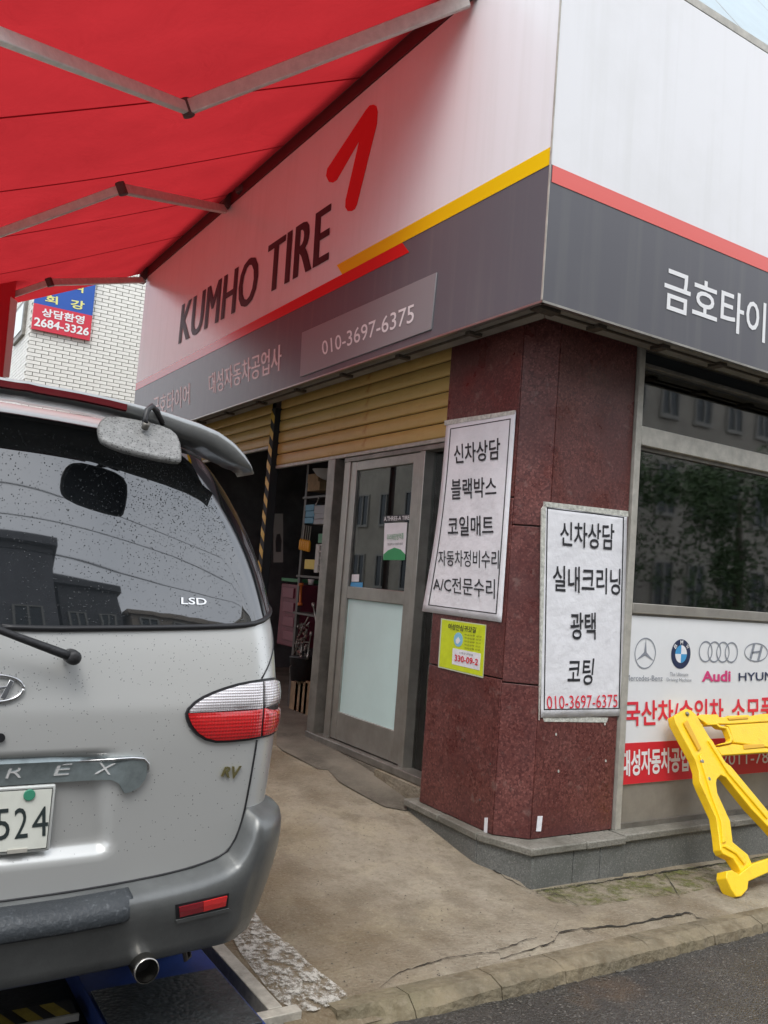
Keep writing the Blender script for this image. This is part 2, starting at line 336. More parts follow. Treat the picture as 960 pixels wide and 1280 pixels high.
def worn(name, col, sc, lo, hi, rough=.6, stretch=(1, 1, 1)):
    m = bpy.data.materials.new(name); m.use_nodes = True; n = m.node_tree; b = n.nodes['Principled BSDF']; b.inputs['Base Color'].default_value = tuple(col)+(1,); b.inputs['Roughness'].default_value = rough
    t = n.nodes.new('ShaderNodeTexCoord'); mp = n.nodes.new('ShaderNodeMapping'); mp.inputs['Scale'].default_value = stretch; z = n.nodes.new('ShaderNodeTexNoise'); z.inputs['Scale'].default_value = sc; z.inputs['Detail'].default_value = 12; z.inputs['Roughness'].default_value = .85
    r = n.nodes.new('ShaderNodeMapRange'); r.inputs[1].default_value = lo; r.inputs[2].default_value = hi
    n.links.new(t.outputs['Object'], mp.inputs[0]); n.links.new(mp.outputs[0], z.inputs[0]); n.links.new(z.outputs[0], r.inputs[0]); n.links.new(r.outputs[0], b.inputs['Alpha']); return m
def crack(pts, wpx, off=.006, jit=1.3):
    P_ = []
    for i in range(len(pts)-1):
        (xa, ya), (xb, yb) = pts[i], pts[i+1]; n = max(2, int(math.hypot(xb-xa, yb-ya)/5))
        for k in range(n):
            t = k/n; P_.append((xa+(xb-xa)*t+random.uniform(-jit, jit), ya+(yb-ya)*t+random.uniform(-jit, jit)*.7))
    P_.append(pts[-1]); mb = MB(); n = len(P_)
    for i, (x, y) in enumerate(P_):
        ww = wpx*.48*(.35+random.random())*(.3+.7*math.sin(math.pi*min(.98, max(.04, i/(n-1)))))
        mb.v.append(tuple(gp(x, y-ww/2, off))); mb.v.append(tuple(gp(x, y+ww/2, off)))
    for i in range(n-1): mb.f.append((2*i, 2*i+1, 2*i+3, 2*i+2))
    return mb
M_crack = mat('crack_dirt', (.022, .019, .013), .95)
cr = MB()
for pts, ww in [([(476, 1234), (490, 1222), (505, 1213), (560, 1197), (590, 1192), (622, 1190), (626, 1198)], 2.6), ([(626, 1198), (650, 1191), (694, 1176), (700, 1166), (727, 1160), (742, 1166)], 3.5),
                ([(727, 1160), (760, 1158), (787, 1156), (820, 1148), (862, 1140), (870, 1146), (889, 1151)], 5.5), ([(831, 1092), (838, 1102), (845, 1112), (850, 1122)], 3.2),
                ([(612, 1190), (640, 1181), (655, 1176), (672, 1171)], 2), ([(698, 1150), (694, 1160), (690, 1166)], 2), ([(668, 1116), (700, 1118), (722, 1132), (735, 1150)], 1.8),
                ([(627, 1200), (632, 1214), (646, 1224)], 4), ([(855, 1172), (857, 1186)], 2.5),
                ([(505, 1012), (530, 1026), (560, 1044), (592, 1068), (630, 1096), (664, 1114)], 2.4), ([(670, 1114), (740, 1104), (830, 1090), (960, 1070)], 3)]:
    c_ = crack(pts, ww); cr.add(c_.v, c_.f)
stuff(tag(cr.build('pavement_crack', M_crack), 'jagged dark cracks running across the concrete apron beside the kerb', 'cracks'))
stuff(tag(ground_poly('moss', [(668, 1113), (760, 1099), (850, 1086), (960, 1069), (980, 1090), (940, 1100), (900, 1106), (852, 1118), (800, 1122), (756, 1130), (720, 1133), (690, 1126)], worn('moss_film', (.12, .125, .035), 9, .47, .60, .85), .004), 'patchy green moss on the concrete along the foot of the plinth', 'moss'))
# kerb of broken concrete lengths
kerb = thing('kerb', (3, 2.66, -.06), 'low cracked concrete kerb between the apron and the wet road', 'kerb')
xk = 1.62
for ln in (.30, .39, .34, .52, .42, .36, .37, .5, .6, .6, .6, .6, .6):
    mb = MB(); nseg = 9; top = []; bot = []
    for i in range(nseg+1):
        x = xk+.0025+(ln-.005)*i/nseg; j = random.uniform(-.005, .005)
        top.append((x, 2.592+j+.06*(1-sst(1.55, 2.1, x)), -.020-.022*(1-sst(1.7, 2.4, x))+random.uniform(-.003, .003))); bot.append((x, 2.578+j*1.3, -.085))
    for i in range(nseg):
        a, b = top[i], top[i+1]; c, d = bot[i], bot[i+1]
        a2 = (a[0], 2.655, -.001+g(a[0], 2.7)*0); b2 = (b[0], 2.655, -.001); a3 = (a[0], 2.74, g(a[0], 2.74)+.005); b3 = (b[0], 2.74, g(b[0], 2.74)+.005)
        a4 = (a[0], 2.74, -.08); b4 = (b[0], 2.74, -.08)
        mb.add([a, b, d, c], [(0, 3, 2, 1)]); mb.add([a2, b2, b, a], [(0, 3, 2, 1)]); mb.add([a3, b3, b2, a2], [(0, 3, 2, 1)]); mb.add([a4, b4, b3, a3], [(0, 3, 2, 1)])
    for e in (0, nseg):
        t, b_ = top[e], bot[e]; mb.add([t, (t[0], 2.655, -.001), (t[0], 2.74, g(t[0], 2.74)+.005), (t[0], 2.74, -.08), b_], [(0, 1, 2, 3, 4)])
    mb.build('kerb_stone', M_kerb, kerb); xk += ln
structure(ground_poly('asphalt_patch', [(470, 1248), (560, 1236), (625, 1229), (652, 1222), (700, 1212), (795, 1203), (795, 1212), (700, 1226), (640, 1246), (560, 1262), (500, 1270), (440, 1278)], M_patch, -.045))
M_worn = worn('worn_white_paint', (.46, .44, .39), 17, .46, .56, stretch=(1.3, 1, 1))
tag(ground_poly('painted_line', [(280, 1150), (316, 1136), (326, 1150), (345, 1168), (365, 1182), (378, 1196), (395, 1211), (415, 1226), (433, 1241), (434, 1250), (415, 1256), (392, 1264), (370, 1262), (350, 1252), (330, 1230), (300, 1190)], M_worn, .007, step=10),
    'broad worn white paint stripe on the concrete beside the vehicle lift', 'paint stripe')

# ================================================================= granite plinth and pillar
pil = thing('granite_pillar', (3.3, 3.6, .2), 'red granite clad corner pillar between the door and the window', 'pillar')
c0 = (XA, 3.565); c1 = (3.195, YB)
def panel(name, pts, z0, z1, mt, parent, th=.03):
    (xa, ya), (xb, yb) = pts; d = Vector((xb-xa, yb-ya, 0)).normalized(); nn = Vector((d.y, -d.x, 0))
    if nn.dot(Vector((-1, -1, 0))) < 0: nn = -nn
    mb = MB(); q = [Vector((xa, ya, z0))+d*.003, Vector((xb, yb, z0))-d*.003, Vector((xb, yb, z1))-d*.003, Vector((xa, ya, z1))+d*.003]
    mb.prism(q, -nn*th); return mb.build(name, mt, parent, bevel=.0025)
MB().prism([(XA+.02, 4.235, .2), (XA+.02, 3.57, .2), (3.2, YB+.02, .2), (3.79, YB+.02, .2), (3.79, 4.235, .2)], (0, 0, 2.98)).build('core', M_mortar, pil)
for pts, zs in [(((XA, 4.24), c0), (.205, 1.02, 2.0, 3.15)), ((c0, c1), (.205, 1.005, 1.85, 3.15)), ((c1, (3.80, YB)), (.205, 1.0, 1.845, 3.15))]:
    for a, b in zip(zs, zs[1:]): panel('granite_panel', pts, a+.004, b-.004, M_granite, pil)
for x0_, y0_ in ((606, 1022), (673, 1022)):
    pass
q = [at(x, y, 0, XA-.001) for x, y in [(606, 1022), (610, 1022), (609, 1041), (605, 1041)]]
MB().prism(q, (-.002, 0, 0)).build('white_sticker', M_paper, pil)
q = [at(x, y, 1, YB-.001) for x, y in [(672, 1020), (678, 1020), (676, 1039), (670, 1039)]]
MB().prism(q, (0, -.002, 0)).build('white_sticker', M_paper, pil)
for (x, y, ax) in [(695, 918, 1), (756, 905, 1), (698, 964, 1), (757, 951, 1), (613, 955, 0), (600, 1000, 0), (578, 924, 0)]:   # plugged fixing holes
    p = at(x, y, ax, (XA, YB)[ax]-.001); r_ = .006; mb = MB()
    if ax: mb.prism([(p.x+r_*math.cos(k*math.pi/4), p.y, p.z+r_*1.3*math.sin(k*math.pi/4)) for k in range(8)], (0, -.002, 0))
    else: mb.prism([(p.x, p.y+r_*math.cos(k*math.pi/4), p.z+r_*math.sin(k*math.pi/4)) for k in range(8)], (-.002, 0, 0))
    mb.build('filler_plug', M_mortar if ax == 0 else M_tape, pil)
pl = thing('granite_plinth', (3.3, 3.4, 0), 'grey granite plinth with a pale capping under the pillar and window', 'plinth')
cap = [(3.02, 4.36), (2.995, 3.565), (3.10, 3.315), (3.70, 3.315), (5.0, 3.315), (7.5, 3.315)]
def wallrun(a, b, z0, z1, th, mt, name, parent, bev=.004):
    d = Vector((b[0]-a[0], b[1]-a[1], 0)); L_ = d.length; d.normalize(); nn = Vector((d.y, -d.x, 0))
    if nn.dot(Vector((-1, -1, 0))) < 0: nn = -nn
    A = Vector((a[0], a[1], z0))+d*.003; Bv = Vector((b[0], b[1], z0))-d*.003
    return MB().prism([A, Bv, Bv+Vector((0, 0, z1-z0)), A+Vector((0, 0, z1-z0))], -nn*th).build(name, mt, parent, bevel=bev)
MB().prism([(3.03, 4.3, .05), (3.015, 3.64, .05), (3.13, 3.345, .05), (3.78, 3.345, .05), (3.78, 4.3, .05)], (0, 0, .152)).build('bedding', M_gcap, pl)
k0, k1, k2 = (3.0, 4.34), (2.985, 3.62), (3.10, 3.305)
cpi = 0
for a, b, mt in [(k0, (2.992, 3.98), M_gcap), ((2.992, 3.98), k1, M_gcap), (k1, k2, M_gcap), (k2, (3.48, 3.3), M_gcap), ((3.48, 3.3), (3.78, 3.3), M_gcap), ((3.79, 3.325), (4.75, 3.325), M_gcap), ((4.75, 3.325), (5.8, 3.325), M_gcap), ((5.8, 3.325), (7.2, 3.325), M_gcap)]:
    d = Vector((b[0]-a[0], b[1]-a[1], 0)).normalized(); nn = Vector((d.y, -d.x, 0)); nn = -nn if nn.dot(Vector((-1, -1, 0))) < 0 else nn
    A = Vector((a[0], a[1], .165))+d*.003; Bv = Vector((b[0], b[1], .165))-d*.003
    A.z += .0015*(cpi % 2); Bv.z = A.z; cpi += 1
    MB().prism([A, Bv, Bv-nn*.14, A-nn*.14], (0, 0, .04)).build('capping_stone', mt, pl, bevel=.007)
for a, b in [((3.02, 4.33), (3.0, 3.63)), ((3.0, 3.63), (3.115, 3.318)), ((3.115, 3.318), (3.40, 3.318)), ((3.40, 3.318), (3.60, 3.319)), ((3.60, 3.319), (3.79, 3.32)), ((3.79, 3.345), (4.6, 3.345)), ((4.6, 3.345), (5.6, 3.345)), ((5.6, 3.345), (7.2, 3.345))]:
    wallrun(a, b, -.10, .164, .12, M_ggran, 'granite_block', pl)

# ================================================================= shop building (mass, interior)
shop = thing('shop_building', (5, 6, .25), 'corner tyre shop building with dark garage interior behind the shutters', 'building')
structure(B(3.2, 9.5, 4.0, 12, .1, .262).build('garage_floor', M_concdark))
B(3.3, 9.5, 10.25, 10.4, .25, 3.2).build('wall', M_darkwall, shop)
B(9.4, 9.5, 3.6, 10.25, .25, 3.2).build('wall', M_darkwall, shop)
B(5.6, 5.7, 4.5, 10.25, .262, 3.2).build('partition', M_darkwall, shop)
B(2.98, 9.5, 3.36, 10.4, 3.2, 3.35).build('ceiling_slab', M_darkwall, shop)
B(3.1, 9.5, 5.3, 10.35, 3.36, 7.6).build('upper_wall', M_alul, shop)
B(3.12, 3.4, 10.2, 10.42, .0, 3.2).build('end_pier', M_mortar, shop)
# soffits behind the two signs
sf = thing('sign_soffit', (2.9, 3.3, 2.9), 'rusty metal soffit rails under the corner sign boards', 'soffit')
M_rust = mat('rusty_clip', (.07, .055, .04), .8, noise=.4)
MB().prism([(SX+.012, SY+.012, 2.915), (SX+.012, 10.2, 2.915), (SX+.20, 10.2, 2.915), (SX+.20, SY+.20, 2.915)], (0, 0, .02)).build('soffit_strip', M_soffit, sf)
MB().prism([(SX+.014, SY+.010, 2.915), (9.4, SY+.010, 2.915), (9.4, SY+.20, 2.915), (SX+.202, SY+.198, 2.915)], (0, 0, .02)).build('soffit_strip', M_soffit, sf)
B(SX+.20, SX+.21, SY+.22, 10.2, 2.917, 3.19).build('soffit_fascia', M_mortar, sf)
B(SX+.22, 9.4, SY+.20, SY+.21, 2.917, 3.19).build('soffit_fascia', M_mortar, sf)
B(SX+.095, SX+.107, SY+.12, 10.2, 2.904, 2.9145).build('soffit_rail', M_rust, sf)
B(SX+.12, 9.4, SY+.095, SY+.107, 2.904, 2.9145).build('soffit_rail', M_rust, sf)
for i in range(9): B(SX+.06, SX+.15, 3.75+i*.72, 3.79+i*.72, 2.895, 2.914).build('soffit_clip', M_rust, sf)
for i in range(8): B(3.2+i*.5, 3.26+i*.5, SY+.06, SY+.15, 2.895, 2.914).build('soffit_clip', M_rust, sf)
B(SX+.03, SX+.17, SY+.05, SY+.12, 2.897, 2.914).build('corner_bracket', M_rust, sf)
# west sign board
ZS0, ZS1, ZR = 2.915, 4.90, 3.604
sa = thing('fascia_sign', (SX, 6.6, ZS0), 'long white and grey tyre shop sign above the shutters, shaded by the red awning', 'sign')
YE = 10.2
B(SX, SX+.05, SY+.003, YE, ZR+.0005, ZS1).build('white_panel', M_white, sa)
B(SX, SX+.05, SY+.003, YE, ZS0, ZR-.0005).build('grey_panel', M_sgrey, sa)
B(SX+.01, SX+.26, YE+.001, YE+.03, ZS0, ZS1).build('end_cap', M_alul, sa)
B(SX-.004, SX+.02, SY-.001, YE, ZS0-.012, ZS0-.001).build('edge_trim', M_alu, sa)
B(SX-.006, SX-.001, SY-.004, SY+.006, ZS0, ZS1).build('corner_trim', M_alul, sa)
ye = at(424, 340, 0, SX).y; yr = at(507, 314, 0, SX).y
MB().prism([(SX-.001, SY+.01, 3.604), (SX-.001, ye-.05, 3.604), (SX-.001, ye+.04, 3.695), (SX-.001, SY+.01, 3.695)], (-.002, 0, 0)).build('yellow_stripe', M_yellow, sa)
MB().prism([(SX-.001, yr-.045, 3.515), (SX-.001, YE-.002, 3.515), (SX-.001, YE-.002, 3.603), (SX-.001, yr+.045, 3.603)], (-.002, 0, 0)).build('red_stripe', M_red, sa)
letters('KUMHO TIRE', qpx([(228, 381), (412, 255), (408, 327), (223, 431)], 0, SX), NX, mat('letter_maroon', (.055, .032, .037), .45, spec=.2), sa, bold=.0, space=1.06, off=.0045, fat=.012)
lg = [(935, 262), (942, 266), (945, 280), (943, 310), (893, 512), (888, 523), (880, 528), (870, 528), (864, 518), (865, 500), (899, 352), (843, 450), (833, 457), (823, 455), (816, 440), (819, 422), (915, 276), (925, 264)]
MB().prism([at(x/2, y/2, 0, SX)+Vector((-.001, 0, 0)) for x, y in lg], (-.003, 0, 0)).build('emblem', M_red, sa)
q = qpx([(378.5, 416), (547, 340.8), (540, 412), (375.8, 471.6)], 0, SX-.001)
MB().prism(q, (-.008, 0, 0)).build('number_plate', M_plate, sa, bevel=.002)
letters('010-3697-6375', qpx([(402.4, 427), (518.6, 379.5), (517.5, 402.5), (403.7, 444.5)], 0, SX-.009), NX, M_inkw, sa, bold=.004)
letters('대성자동차공업사', qpx([(261, 468), (352, 430), (351, 463), (262, 494)], 0, SX), NX, mat('letter_grey_white', (.85, .85, .86), .27, spec=.3), sa, fat=.006)
letters('금호타이어', qpx([(192, 497), (237, 479), (237, 505.6), (190, 525)], 0, SX), NX, MATS['letter_grey_white'], sa, fat=.008)
# south sign board
sb = thing('fascia_sign', (5, SY, ZS0), 'white sign board with pale red stripe above the shop window, turned to the road', 'sign')
B(SX+.003, 9.4, SY, SY+.05, ZR+.0005, 4.86).build('white_panel', MATS['sign_white'], sb)
B(SX+.003, 9.4, SY, SY+.05, ZS0, ZR-.0005).build('grey_panel', M_sgreyB, sb)
B(SX+.01, 9.4, SY-.003, SY-.001, 3.515, 3.602).build('red_stripe', M_redB, sb)
B(SX+.001, 9.4, SY-.004, SY+.02, ZS0-.012, ZS0-.001).build('edge_trim', M_alu, sb)
tx0 = at(830, 360, 1, SY).x; tz1 = at(831, 331, 1, SY).z; tz0 = at(830, 386, 1, SY).z; tx3 = at(927, 390, 1, SY).x
pw = (tx3-tx0)/2.92
letters('금호타이어', [(tx0, SY, tz0), (tx0+pw*4.93, SY, tz0), (tx0+pw*4.93, SY, tz1), (tx0, SY, tz1)], NY, M_inkw, sb, bold=.012)
for i in range(1, 4): B(4.35+i*1.6, 4.353+i*1.6, SY-.001, SY+.0, 3.61, 4.85).build('panel_joint', M_mortar, sb)
# sloping roof glazing above the south sign
rg = thing('sloping_roof_glass', (5, 3.2, 4.88), 'pale blue sloping glass panes above the white sign board', 'roof glazing')
B(3.2, 9.4, SY+.0, SY+.10, 4.868, 4.915).build('glazing_rail', M_alul, rg)
xg0, xg1 = 3.2, 9.4; xj = at(957, 66, 1, SY+.08).x
t60 = Vector((0, math.cos(RAD(56)), math.sin(RAD(56))))
xs = [xj-1.5, xj-.004, xj+1.3, xj+2.6]
xs = [3.3, xj, xj+1.35, xj+2.7, 9.4]
for a, b in zip(xs, xs[1:]):
    p0 = Vector((a+.008, SY+.06, 4.90)); p1 = Vector((b-.008, SY+.06, 4.90))
    MB().prism([p0, p1, p1+t60*2.8, p0+t60*2.8], (0, .006, -.01)).build('glass_pane', M_skyglass, rg)
for a in xs[1:-1]:
    MB().beam(Vector((a, SY+.075, 4.905)), Vector((a, SY+.075, 4.905))+t60*2.8, .018, .02).build('glazing_bar', M_alud, rg)

# ================================================================= shutters, post, door
def shutter(lab, y0, y1, zb, zt, xf, n):
    t = thing('roller_shutter', (xf, (y0+y1)/2, zb), lab, 'shutter', None)
    ph = .101; z = zb+.03
    B(xf-.01, xf+.02, y0, y1, zb, zb+.028).build('bottom_bar', M_alul, t, bevel=.004)
    me = None; k = 0
    while z < zt:
        if me is None:
            prof = [(xf+.012, 0), (xf+.001, .003), (xf-.0035, .012), (xf-.005, .05), (xf-.0035, .086), (xf+.001, .093), (xf+.012, .096)]
            mb = MB(); nn = len(prof)
            for y in (y0, y1): mb.v += [(x, y, z+dz) for x, dz in prof]
            for i in range(nn-1): mb.f.append((i, i+1, nn+i+1, nn+i))
            o = mb.build('slat', M_ochre, t, smooth=True); first = o; zf0 = z; me = o
        else:
            o = first.copy(); COL.objects.link(o); o.location = first.location+Vector((0, 0, z-zf0)); o.parent = t
        z += ph; k += 1
    B(xf+.022, xf+.03, y0, y1, zb, zt).build('backing', M_dark, t)
    return t
shutter('ochre steel roller shutter half rolled down above the glass door', 4.245, 6.93, 2.405, 3.12, 3.17, 7)
shutter('far ochre roller shutter above the bay behind the van', 7.12, 10.2, 2.60, 3.12, 3.17, 7)
def stripes(name, a, b, sc, ax='Z'):
    m = bpy.data.materials.new(name); m.use_nodes = True; n = m.node_tree; bs = n.nodes['Principled BSDF']; bs.inputs['Roughness'].default_value = .5
    t = n.nodes.new('ShaderNodeTexCoord'); wv = n.nodes.new('ShaderNodeTexWave'); wv.wave_type = 'BANDS'; wv.bands_direction = 'DIAGONAL'; wv.inputs['Scale'].default_value = sc
    r = n.nodes.new('ShaderNodeValToRGB'); r.color_ramp.interpolation = 'CONSTANT'; r.color_ramp.elements[0].color = tuple(a)+(1,); r.color_ramp.elements[1].color = tuple(b)+(1,); r.color_ramp.elements[1].position = .5
    n.links.new(t.outputs['Object'], wv.inputs[0]); n.links.new(wv.outputs[0], r.inputs[0]); n.links.new(r.outputs[0], bs.inputs[0]); MATS[name] = m; return m
M_haz = stripes('hazard_stripes', (.03, .03, .03), (.65, .42, .02), 2.2)
post = thing('shutter_guide_post', (3.15, 7.0, .27), 'black and yellow striped steel post between the two shutters', 'post')
B(3.12, 3.20, 6.945, 7.03, .26, 2.95).build('post_body', M_dark, post, bevel=.004)
zz = 1.0
while zz < 2.9:
    MB().prism([(3.1185, 6.947, zz), (3.1185, 7.028, zz+.07), (3.1185, 7.028, zz+.14), (3.1185, 6.947, zz+.07)], (-.0012, 0, 0)).build('yellow_band', mat('hazard_yellow', (.62, .40, .03), .5), post); zz += .15
XD = 3.2
def yd(px, py=746, x=XD): return at(px, py, 0, x).y
ZD0, ZD1 = .318, 2.365
fr = thing('shopfront_frame', (XD, 5.3, .27), 'brown aluminium shopfront frame beside the pillar holding the sliding door', 'door frame')
def bar(y0, y1, z0, z1, x0, x1, mt, nm, pa, bv=.004): return B(x0, x1, min(y0, y1), max(y0, y1), z0, z1).build(nm, mt, pa, bevel=bv)
bar(yd(405), yd(414), .262, 2.40, XD-.06, XD+.09, M_alud, 'jamb', fr)
bar(yd(414)-.002, yd(422)+.002, .262, 2.40, XD+.03, XD+.09, M_alud, 'jamb', fr)
bar(yd(422), yd(429), .262, 2.40, XD-.03, XD+.09, M_alu, 'jamb', fr)
bar(yd(517), yd(523), .262, 2.40, XD-.03, XD+.09, M_alu, 'jamb', fr)
bar(4.245, yd(422)-.002, 2.366, 2.40, XD-.035, XD+.085, M_alud, 'head', fr)
bar(4.245, yd(405)-.002, .262, .31, XD-.07, XD+.09, M_alud, 'sill', fr)
bar(4.255, yd(517)-.002, .311, 2.365, XD+.045, XD+.05, M_clear, 'side_pane', fr, 0)
bar(4.245, 4.285, .311, 2.365, XD+.02, XD+.08, M_alud, 'jamb', fr)
dr = thing('glass_door', (XD, 5.1, .32), 'aluminium framed glass door with a frosted lower pane, closed beside the pillar', 'door')
yl, yrr = yd(429)-.003, yd(517)+.003
sw = yd(430)-yd(439); sw = .085
bar(yl-sw, yl, ZD0, ZD1, XD-.022, XD+.022, M_alu, 'stile', dr)
bar(yrr, yrr+sw, ZD0, ZD1, XD-.022, XD+.022, M_alu, 'stile', dr)
zm = at(480, 745, 0, XD).z
bar(yrr+sw, yl-sw, zm-.045, zm+.045, XD-.02, XD+.02, M_alu, 'lock_rail', dr)
bar(yrr+sw, yl-sw, ZD0, ZD0+.20, XD-.02, XD+.02, M_alu, 'kick_rail', dr)
bar(yrr+sw, yl-sw, ZD1-.07, ZD1, XD-.02, XD+.02, M_alu, 'top_rail', dr)
bar(yrr+sw, yl-sw, zm+.045, ZD1-.07, XD-.003, XD+.003, M_clear, 'upper_pane', dr, 0)
bar(yrr+sw, yl-sw, ZD0+.20, zm-.045, XD-.003, XD+.003, M_frost, 'frosted_pane', dr, 0)
def board(name, pxs, ax, val, mt, th, lab=None, cat=None, parent=None, bevel=0):
    q = [at(x, y, ax, val) for x, y in pxs]; e = [0, 0, 0]; e[ax] = -th
    o = MB().prism(q, e).build(name, mt, parent, bevel=bevel)
    if lab: tag(o, lab, cat)
    return o
M_green = mat('notice_green', (.03, .30, .10), .5); M_blue = mat('sticker_blue', (.06, .32, .62), .4)
nx_ = XD-.004
ns = thing('notice_sheet', at(494, 677, 0, nx_), 'white and green notice taped to the upper glass of the door', 'notice')
board('sheet', [(481, 654), (509, 653), (506, 700), (479, 700)], 0, nx_, M_paper, .001, parent=ns)
board('green_hill', [(479, 700), (506, 700), (506.5, 693), (501, 687), (493, 684.5), (485, 688), (479.5, 693)], 0, nx_-.0015, M_green, .001, parent=ns)
letters('우리매장방역중', qpx([(484, 668), (505, 666), (505, 674), (484, 676)], 0, nx_-.0015), NX, M_green, ns)
letters('안심하고 이용하세요', qpx([(485, 679), (504, 678), (504, 681), (485, 682)], 0, nx_-.0015), NX, M_ink, ns)
st = thing('shop_name_strip', at(496, 649, 0, nx_), 'narrow black strip with white lettering above the green notice on the door glass', 'sticker')
board('strip', [(479, 645), (513, 643), (513, 650.5), (479, 652.5)], 0, nx_, M_ink, .001, parent=st)
letters('A.THREE-A TIRE', qpx([(480.5, 646), (512, 644.5), (512, 649.5), (480.5, 651.5)], 0, nx_-.001), NX, M_inkw, st, bold=.01)
board('sticker', [(440, 718), (449, 718), (448.5, 727), (439.5, 727)], 0, nx_, M_paper, .001, 'small square white sticker low on the door glass', 'sticker')
board('sticker', [(438.5, 728), (453.5, 728), (453, 735.5), (438, 735.5)], 0, nx_, M_blue, .001, 'small blue sticker just above the door lock rail', 'sticker')
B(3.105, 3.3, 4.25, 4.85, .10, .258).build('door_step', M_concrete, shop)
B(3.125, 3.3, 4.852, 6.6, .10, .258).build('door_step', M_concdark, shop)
MB().prism([gp(437, 937, .004), gp(468, 954, .004), gp(470, 948, .004), gp(440, 932, .004)], (0, 0, .012)).build('painted_edge', mat('worn_yellow', (.35, .26, .06), .7, noise=.4), shop)

# ================================================================= posters and notices
def paper(name, outline, fn, mt, lab, cat, nx=14, ny=26):
    """outline: TL TR BR BL in pixels; fn(px,py,a,b)->point"""
    mb = MB(); (ax_, ay), (bx, by), (cx, cy), (dx, dy) = outline
    for j in range(ny+1):
        b = j/ny
        for i in range(nx+1):
            a = i/nx
            x = (ax_*(1-a)+bx*a)*(1-b)+(dx*(1-a)+cx*a)*b; y = (ay*(1-a)+by*a)*(1-b)+(dy*(1-a)+cy*a)*b
            mb.v.append(tuple(fn(x, y, a, b)))
    for j in range(ny):
        for i in range(nx):
            q = j*(nx+1)+i; mb.f.append((q, q+nx+1, q+nx+2, q+1))
    o = mb.build(name, mt, None, smooth=True); s_ = o.modifiers.new('thickness', 'SOLIDIFY'); s_.thickness = .0012; s_.offset = 1
    return o
def framed(name, outl, ax, val, mt, lab, cat, lines, inset, curve=None):
    t = thing(name, at(outl[3][0], outl[3][1], ax, val), lab, cat)
    def fn(x, y, a, b, o=0.0):
        if curve: x += curve(a, b)
        wv = .0035*math.sin(a*5+b*3)*math.sin(b*9+1)
        return at(x, y, ax, val-.004-o-abs(wv))
    o = paper('sheet', outl, fn, mt, None, None); adopt(o, t)
    tl, tr, br, bl = outl
    def bil(a, b): return ((tl[0]*(1-a)+tr[0]*a)*(1-b)+(bl[0]*(1-a)+br[0]*a)*b, (tl[1]*(1-a)+tr[1]*a)*(1-b)+(bl[1]*(1-a)+br[1]*a)*b)
    i0, i1, j0, j1 = inset; wa, wb = .014, .005
    for (a0, b0, a1, b1) in [(i0, j0, i1, j0+wb), (i0, j1-wb, i1, j1), (i0, j0, i0+wa, j1), (i1-wa, j0, i1, j1)]:
        mb = MB(); n = 24; ns_ = 1
        lng = (b1-b0) > (a1-a0)
        for k in range(n+1):
            for e in (0, 1):
                a = a0+(a1-a0)*(e if lng else k/n); b = b0+(b1-b0)*(k/n if lng else e)
                x, y = bil(a, b); mb.v.append(tuple(fn(x, y, a, b, .0022)))
        for k in range(n): mb.f.append((2*k, 2*k+1, 2*k+3, 2*k+2))
        mb.build('border', M_ink, t)
    for s_, q, mt2, bold in lines:
        letters(s_, qpx(q, ax, val-.0085), (NX, NY)[ax], mt2, t, bold=bold, off=.0015)
    return t
p1 = framed('shop_poster', [(558, 530), (645, 514.5), (627, 778), (527.5, 764)], 0, XA, M_paper, 'tall white poster taped to the left face of the granite pillar', 'poster', [
    ('신차상담', [(567, 556.6), (625.6, 547), (625, 574), (568, 580)], M_ink, .012), ('블랙박스', [(564, 599), (621, 595.6), (620.6, 620.6), (564, 625)], M_ink, .012),
    ('코일매트', [(560, 645.6), (617, 644), (617, 669), (560, 670.6)], M_ink, .012), ('자동차정비수리', [(548, 688), (624, 688), (623.4, 711), (548, 706.6)], M_ink, .006),
    ('A/C전문수리', [(541.6, 720.6), (619, 724), (618.7, 748.7), (541.6, 738)], M_ink, .006)], (.06, .93, .028, .965), curve=lambda a, b: (1-a)*(4*math.sin(b*math.pi)))
p2 = framed('shop_poster', [(680, 629), (784, 642), (778, 895), (675.8, 897)], 1, YB, M_paper, 'white poster with a red phone number taped to the right face of the pillar', 'poster', [
    ('신차상담', [(700, 652), (768, 655), (767, 688), (700, 682)], M_ink, .012), ('실내크리닝', [(691, 706.6), (775.6, 711), (775, 744), (691, 739)], M_ink, .012),
    ('광택', [(712.7, 765.6), (744.5, 765.6), (744.5, 799.4), (713, 799.4)], M_ink, .012), ('코팅', [(710, 823), (743, 823), (740, 856), (709, 856)], M_ink, .012),
    ('010-3697-6375', [(683, 870), (771.7, 868), (771.7, 884), (683.8, 886.4)], M_inkred, .0)], (.035, .965, .018, .965))
for q, ax, val, pa in [([(679, 627), (784, 639), (784, 646), (679, 633)], 1, YB-.0005, p2), ([(557, 526), (645, 513), (645, 518), (557, 532)], 0, XA-.0005, p1), ([(676, 636), (681, 629), (678, 760), (673, 900)], 1, YB-.0005, p2), ([(677, 893), (760, 897), (758, 903), (680, 902)], 1, YB-.0005, p2)]:
    board('tape_strip', q, ax, val, M_tape, .009 if ax == 0 or q[0][1] < 700 else .002, parent=pa)
M_lime = mat('notice_lime', (.62, .72, .02), .4, noise=.08)
yn = thing('safety_notice', at(548, 834, 0, XA), 'small lime yellow notice below the left poster on the pillar', 'notice')
board('plate', [(552, 773), (608, 781), (604, 847.5), (548, 834)], 0, XA-.001, mat('notice_edge', (.55, .6, .45), .4), .004, parent=yn)
board('face', [(552.8, 774.5), (607, 782), (603.2, 845.5), (549, 832.8)], 0, XA-.005, M_lime, .0008, parent=yn)
xn = XA-.006
